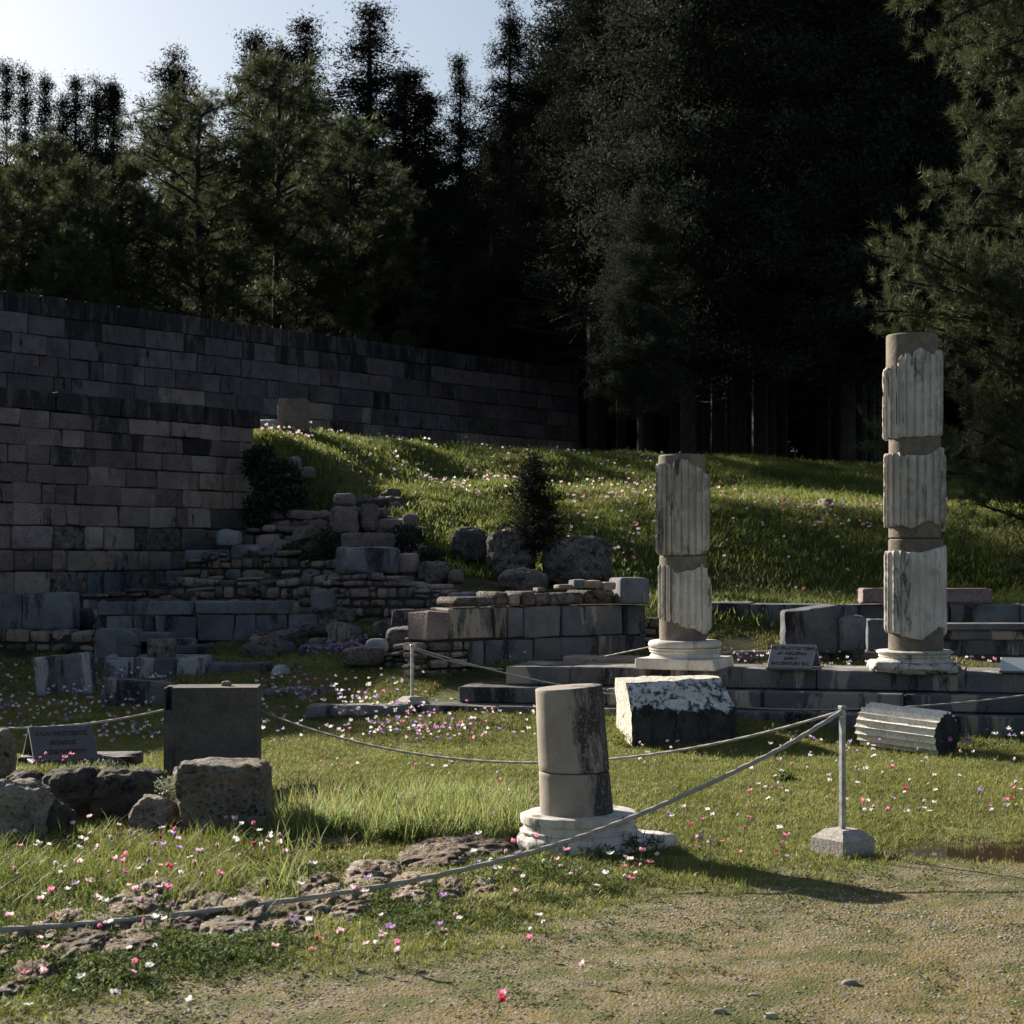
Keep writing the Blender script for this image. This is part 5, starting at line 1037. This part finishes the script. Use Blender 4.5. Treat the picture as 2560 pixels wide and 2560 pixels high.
def scatter(name, X, Y, Zs, src, smin, smax, tilt=.25, seed=0, mat=None, label=None):
    g = np.random.default_rng(seed); n = len(X); me = bpy.data.meshes.new(name); me.vertices.add(n); me.vertices.foreach_set('co', np.stack([X, Y, Zs], 1).astype(np.float32).ravel())
    a = me.attributes.new('rot', 'FLOAT_VECTOR', 'POINT'); a.data.foreach_set('vector', np.stack([g.normal(0, tilt, n), g.normal(0, tilt, n), g.uniform(0, 6.28, n)], 1).astype(np.float32).ravel())
    a = me.attributes.new('scl', 'FLOAT', 'POINT'); a.data.foreach_set('value', g.uniform(smin, smax, n).astype(np.float32))
    o = obj(name, me); ng = bpy.data.node_groups.new(name, 'GeometryNodeTree'); ng.interface.new_socket('Geometry', in_out='INPUT', socket_type='NodeSocketGeometry'); ng.interface.new_socket('Geometry', in_out='OUTPUT', socket_type='NodeSocketGeometry')
    gi_, go = ng.nodes.new('NodeGroupInput'), ng.nodes.new('NodeGroupOutput'); ip = ng.nodes.new('GeometryNodeInstanceOnPoints'); oi = ng.nodes.new('GeometryNodeObjectInfo'); oi.inputs[0].default_value = src
    ra = ng.nodes.new('GeometryNodeInputNamedAttribute'); ra.data_type = 'FLOAT_VECTOR'; ra.inputs[0].default_value = 'rot'; sa = ng.nodes.new('GeometryNodeInputNamedAttribute'); sa.data_type = 'FLOAT'; sa.inputs[0].default_value = 'scl'
    e2r = ng.nodes.new('FunctionNodeEulerToRotation'); L = ng.links.new
    L(gi_.outputs[0], ip.inputs['Points']); L(oi.outputs['Geometry'], ip.inputs['Instance']); L(ra.outputs[0], e2r.inputs[0]); L(e2r.outputs[0], ip.inputs['Rotation']); L(sa.outputs[0], ip.inputs['Scale']); L(ip.outputs[0], go.inputs[0])
    md = o.modifiers.new('scatter', 'NODES'); md.node_group = ng; kind(o, 'stuff'); return o
def sample(n, y0, y1, side=1.12, seed=0):
    g = np.random.default_rng(seed); Y = np.sqrt(g.uniform(y0 ** 2, y1 ** 2, n)); X = g.uniform(-1, 1, n) * (Y * .285 * side + .2); return X, Y
SINK = []   # footprints where nothing grows
def blocked(X, Y):
    m = np.zeros(len(X), bool)
    s_ = (X - tA[0]) * tu[0] + (Y - tA[1]) * tu[1]; o_ = (X - tA[0]) * tn[0] + (Y - tA[1]) * tn[1]; m |= (s_ > -.8) & (o_ < .62) & (o_ > -1.1)
    m |= (np.abs(X - .38) < .36) & (np.abs(Y - 10.38) < .33); return m
def in_out(X, Y):
    px, py = ppx(X, Y), ppy(X, Y); m = np.zeros(len(X), bool)
    for (x0, y0, x1, y1, _) in OUT: m |= (np.abs(px - (x0 + x1) / 2) < (x1 - x0) * .46) & (py > y0 + (y1 - y0) * .3) & (py < y1 - 3)
    return m
T_short = [tuft('turf_tuft', 16, .03, .03, .0045, .9, 'turf', 2, s_) for s_ in (1, 2)]
X, Y = sample(150000, 5.2, 19.5, seed=1); gr = gravel_mask(X, Y); r_ = np.random.default_rng(5).random(len(X)); nn_ = n2(X, Y, 2.2, 4, 31)
ok = (r_ > gr * 1.15 - .06 * (nn_ > .25)) & (nn_ > -.42) & ~blocked(X, Y) & ~in_out(X, Y) & ~((((X - 2.98) / .92) ** 2 + ((Y - 10.26) / .36) ** 2 < 1) & (np.random.default_rng(3).random(len(X)) > .06)); X, Y = X[ok], Y[ok]; Z = tz(X, Y)
scatter('turf_grass', X[::2], Y[::2], Z[::2], T_short[0], .7, 1.4, seed=2); scatter('turf_grass', X[1::2], Y[1::2], Z[1::2], T_short[1], .6, 1.5, seed=3)
T_long = tuft('long_tuft', 11, .24, .045, .0075, .55, 'long', 4, 5)
X, Y = sample(90000, 8, 13, seed=4); px, py = ppx(X, Y), ppy(X, Y); nn_ = n2(X, Y, 2.5, 3, 41)
wt = sstep(620, 800, px) * sstep(1325, 1250, px) * sstep(2015, 2035, py) * sstep(2118, 2095, py) + .13 * sstep(730, 560, px) * sstep(2085, 2110, py) * sstep(2330, 2200, py) * .75 + .05 * sstep(800, 650, px) * sstep(2085, 2110, py) * sstep(2420, 2200, py)
ok = (np.random.default_rng(6).random(len(X)) < wt * (.55 + nn_)) & ~in_out(X, Y); X, Y = X[ok], Y[ok]; px = ppx(X, Y); lf_ = px < 700; scatter('long_grass', X[~lf_], Y[~lf_], tz(X[~lf_], Y[~lf_]), T_long, .5, 1.05, seed=5); T_l2 = tuft('long_tuft', 9, .2, .05, .006, .75, 'mound', 4, 6); scatter('long_grass', X[lf_], Y[lf_], tz(X[lf_], Y[lf_]), T_l2, .3, .9, seed=6)
# sparse taller blades dotted about the lawn edges
X, Y = sample(900, 7.5, 16, seed=14); ok = (gravel_mask(X, Y) < .3) & ~blocked(X, Y); X, Y = X[ok], Y[ok]; scatter('tall_blades', X, Y, tz(X, Y), T_long, .15, .4, seed=15)
Wd_ = weedtuft('weed_tuft', 26, .045, .018, 'weed', 3)
X, Y = sample(60000, 5.5, 11, seed=7); px, py = ppx(X, Y), ppy(X, Y); nn_ = n2(X, Y, 1.6, 4, 51); b_ = np.interp(px, _bx, _by)
wt = sstep(2140, 2200, py) * sstep(30, -60, py - b_) * sstep(1700, 1550, px) + .03
ok = (np.random.default_rng(8).random(len(X)) < wt * np.clip(.3 + nn_ * 2.2, .02, 1)) & ~in_out(X, Y) & ~blocked(X, Y); X, Y = X[ok], Y[ok]; scatter('weeds', X, Y, tz(X, Y), Wd_, .5, 1.3, seed=9)
T_m = tuft('mound_tuft', 22, .095, .08, .013, .6, 'mound', 3, 8)
X, Y = sample(130000, 21.5, 46, 1.15, seed=10); nn_ = n2(X, Y, .8, 3, 61); g_ = np.random.default_rng(11).random(len(X))
wl = (-7.1 + (Y - 25) * .75); px = ppx(X, Y)
ok = (nn_ > -.3 - .4 * g_) & (X > np.where(Y < 29, np.maximum(wl + 2.9, -4.0), -20)) & ~((Y < 25.2) & (px < 1580)) & (g_ < np.where(Y < 36, 1, .6)); X, Y = X[ok], Y[ok]; scatter('mound_grass', X, Y, tz(X, Y), T_m, .6, 1.5, seed=12)
# grass on ruin floor
X, Y = sample(34000, 17, 24.5, 1.1, seed=16); ok = ~blocked(X, Y) & (n2(X, Y, 1.5, 3, 71) > -.1); X, Y = X[ok], Y[ok]; scatter('ruin_grass', X, Y, tz(X, Y), T_short[0], 1, 2.4, seed=17)
# gravel
pb = []
for s_ in (1, 2, 3):
    V_, Q_ = superbox((1, .8, .55), 2, 3, .12, 2, s_); pb.append(bpy.data.objects.new('pebble_chip', Acc().add(V_, Q=Q_).mesh('pebble_chip', M['pebble'])))
for s_ in range(3):
    X, Y = sample(26000, 5.0, 12.5, seed=20 + s_); gr = gravel_mask(X, Y); nn_ = n2(X, Y, 1.3, 4, 81)
    px, py = ppx(X, Y), ppy(X, Y); band = .35 + .65 * np.exp(-((py - np.interp(px, [0, 700, 1100, 1500, 2000, 2560], [2560, 2520, 2400, 2290, 2300, 2330])) / 60) ** 2)
    ok = np.random.default_rng(30 + s_).random(len(X)) < .75 * gr * band * np.clip(.6 + nn_, .1, 1); X, Y = X[ok], Y[ok]; scatter('gravel', X, Y, tz(X, Y) + .001, pb[s_], .005, .016, seed=23 + s_)

# ---------------------------------------------------------------- anemones
def flower(colr, open_, seed, far=False, h=.12):
    g = np.random.default_rng(seed); a = Acc(); npt = 6 if far else 7; r_ = .021; 
    V_, Q_ = tube([(0, 0, 0), (.006, 0, h * .5), (0, 0, h)], .0012, 3); a.add(V_, Q=Q_, m=1)
    for i in range(npt):
        az = i * 2 * np.pi / npt + g.normal(0, .08); fw = np.array((math.cos(az), math.sin(az), 0)); sd = np.array((-math.sin(az), math.cos(az), 0)); up = np.array((0, 0, 1.)); o_ = open_ + g.normal(0, .12); l_ = r_ * g.uniform(.85, 1.2); e = fw * math.cos(o_) + up * math.sin(o_); e2 = fw * math.cos(o_ + .35) + up * math.sin(o_ + .35)
        b = np.array((0, 0, h)); p1 = b + e * l_ * .55; p2 = p1 + e2 * l_ * .55; a.add([b, p1 - sd * l_ * .38, p1 + sd * l_ * .38, p2 - sd * l_ * .16, p2 + sd * l_ * .16], T=[(0, 1, 2)], Q=[(1, 3, 4, 2)], m=0)
    V_, Q_ = superbox((.011, .011, .009), 1, 3); a.add(V_ + np.array((0, 0, h + .004)), Q=Q_, m=2)
    if not far:
        for i in range(3): az = i * 2.1; a.add([(0, 0, h * .55), (math.cos(az) * .022, math.sin(az) * .022, h * .6), (math.cos(az + .5) * .02, math.sin(az + .5) * .02, h * .55)], T=[(0, 1, 2)], m=1)
    return a
FM = {}
for cn in PET:
    for vi, op in enumerate((.5, .85, 1.2)): FM[(cn, vi)] = flower(cn, op, vi + 3).mesh(cn.replace(' ', '_') + '_anemone', [PET[cn], M['weed'], M['flower_centre']])
REG = [((20, 700, 2085, 2320), 96, 'in the long grass before the left boulders', dict(white=.38, pink=.15, lilac=.14, crimson=.04, **{'pale pink': .29})),
       ((1590, 1960, 2060, 2165), 34, 'right of the white column base', dict(white=.25, pink=.3, lilac=.15, crimson=.05, **{'pale pink': .25})),
       ((1180, 1620, 2140, 2260), 34, 'in the weeds below the white column base', dict(white=.35, pink=.2, lilac=.1, crimson=.07, **{'pale pink': .28})),
       ((0, 420, 2350, 2555), 20, 'among the lichened rocks at lower left', dict(white=.45, pink=.3, **{'pale pink': .25})),
       ((640, 1420, 2200, 2420), 32, 'on the weedy slope below the rope', dict(white=.35, pink=.15, lilac=.2, crimson=.05, **{'pale pink': .25})),
       ((1880, 2560, 1880, 2060), 82, 'on the sunlit lawn right of the steel post', dict(white=.5, pink=.12, lilac=.14, crimson=.04, **{'pale pink': .2})),
       ((700, 1320, 1890, 2040), 20, 'on the open lawn left of the short column', dict(white=.65, pink=.2, lilac=.15)),
       ((1520, 1880, 1880, 1960), 12, 'on the lawn behind the taut rope', dict(white=.8, pink=.2)),
       ((60, 240, 1885, 1925), 7, 'in front of the greek sign', dict(white=.3, pink=.7))]
gf = np.random.default_rng(99)
for ((x0, x1, y0, y1), cnt, where, cols) in REG:
    cl_ = [(gf.uniform(x0, x1), gf.uniform(y0, y1)) for _ in range(max(2, cnt // 5))]
    for i_ in range(cnt):
        if gf.random() < .55: cx_, cy_ = cl_[gf.integers(len(cl_))]; px = cx_ + gf.normal(0, 35); py = cy_ + gf.normal(0, 12)
        else: px, py = gf.uniform(x0, x1), gf.uniform(y0, y1)
        px = min(max(px, x0), x1); py = min(max(py, y0), y1)
        d = 7425 / (py - HY) if y1 > 1930 else 12.4; x = WX(px, d); ks = list(cols); cn = ks[int(np.searchsorted(np.cumsum([cols[k4] for k4 in ks]) / sum(cols.values()), gf.random()))]
        if blocked(np.array([x]), np.array([d]))[0]: continue
        o = bpy.data.objects.new('anemone', FM[(cn, int(gf.integers(3)))]); COL.objects.link(o); o.location = (x, d, tz1(x, d) - .01); s_ = gf.uniform(.85, 1.25); o.scale = (s_, s_, s_ * gf.uniform(.55, 1.2)); o.rotation_euler = (gf.normal(.1, .22), gf.normal(0, .22), gf.uniform(0, 6.28))
        tag(o, f'{cn} anemone {where}', 'flower', f'{cn} anemones {where}')
for (px, py, cn) in ((1220, 2550, 'crimson'), (1240, 2542, 'pink'), (1015, 2425, 'pale pink'), (1480, 2462, 'pale pink'), (500, 2555, 'white'), (1335, 2395, 'pink')):
    d = 7425 / (py - HY); x = WX(px, d); o = bpy.data.objects.new('anemone', FM[(cn, 1)]); COL.objects.link(o); o.location = (x, d, -.08 + .02); o.scale = (1.1,) * 3; o.rotation_euler = (.3, .2, px)
    tag(o, f'lone {cn} anemone on bare ground near the bottom edge', 'flower', f'{cn} anemones on the bare ground')
def field(name, regs, seed, sizes=(.8, 1.3)):
    g = np.random.default_rng(seed)
    for cn in ('white', 'pale pink', 'pink', 'lilac'):
        XX, YY = [], []
        for (x0, x1, d0, d1, n, cw_) in regs:
            m_ = int(n * cw_.get(cn, 0)); 
            if m_ == 0: continue
            dd = g.uniform(d0, d1, m_ * 3); px = g.uniform(x0, x1, m_ * 3); Xa = WX(px, dd); kk = n2(Xa, dd, 1.1, 2, 91) > g.uniform(-.5, .3, m_ * 3); XX.append(Xa[kk][:m_]); YY.append(dd[kk][:m_])
        if not XX: continue
        X_, Y_ = np.concatenate(XX), np.concatenate(YY); b = blocked(X_, Y_); X_, Y_ = X_[~b], Y_[~b]
        src = bpy.data.objects.new('bloom', flower(cn, .6, 9, True).mesh('bloom', [PET[cn], M['weed'], M['flower_centre']])); scatter(name, X_, Y_, tz(X_, Y_), src, *sizes, tilt=.4, seed=seed + 1)
pale = {'white': .45, 'lilac': .35, 'pink': .1, 'pale pink': .1}
field('shade_anemones', [(-50, 420, 15.6, 21, 330, pale), (640, 1330, 15.8, 19.3, 420, pale), (780, 960, 20.6, 21.6, 70, {'lilac': .8, 'pink': .2}), (1780, 2560, 18.4, 20, 130, pale), (1900, 2560, 15, 16.2, 40, pale)], 101)
field('mound_anemones', [(640, 1700, 34, 42, 190, {'pale pink': .6, 'white': .4}), (1000, 1700, 30, 34, 90, {'pale pink': .6, 'white': .4}), (820, 1300, 30, 35, 70, {'pale pink': .6, 'white': .4}), (1380, 2300, 26, 31, 230, {'pale pink': .4, 'white': .35, 'pink': .25}), (640, 760, 30, 34, 70, {'pale pink': 1})], 111, (1.2, 2.0))
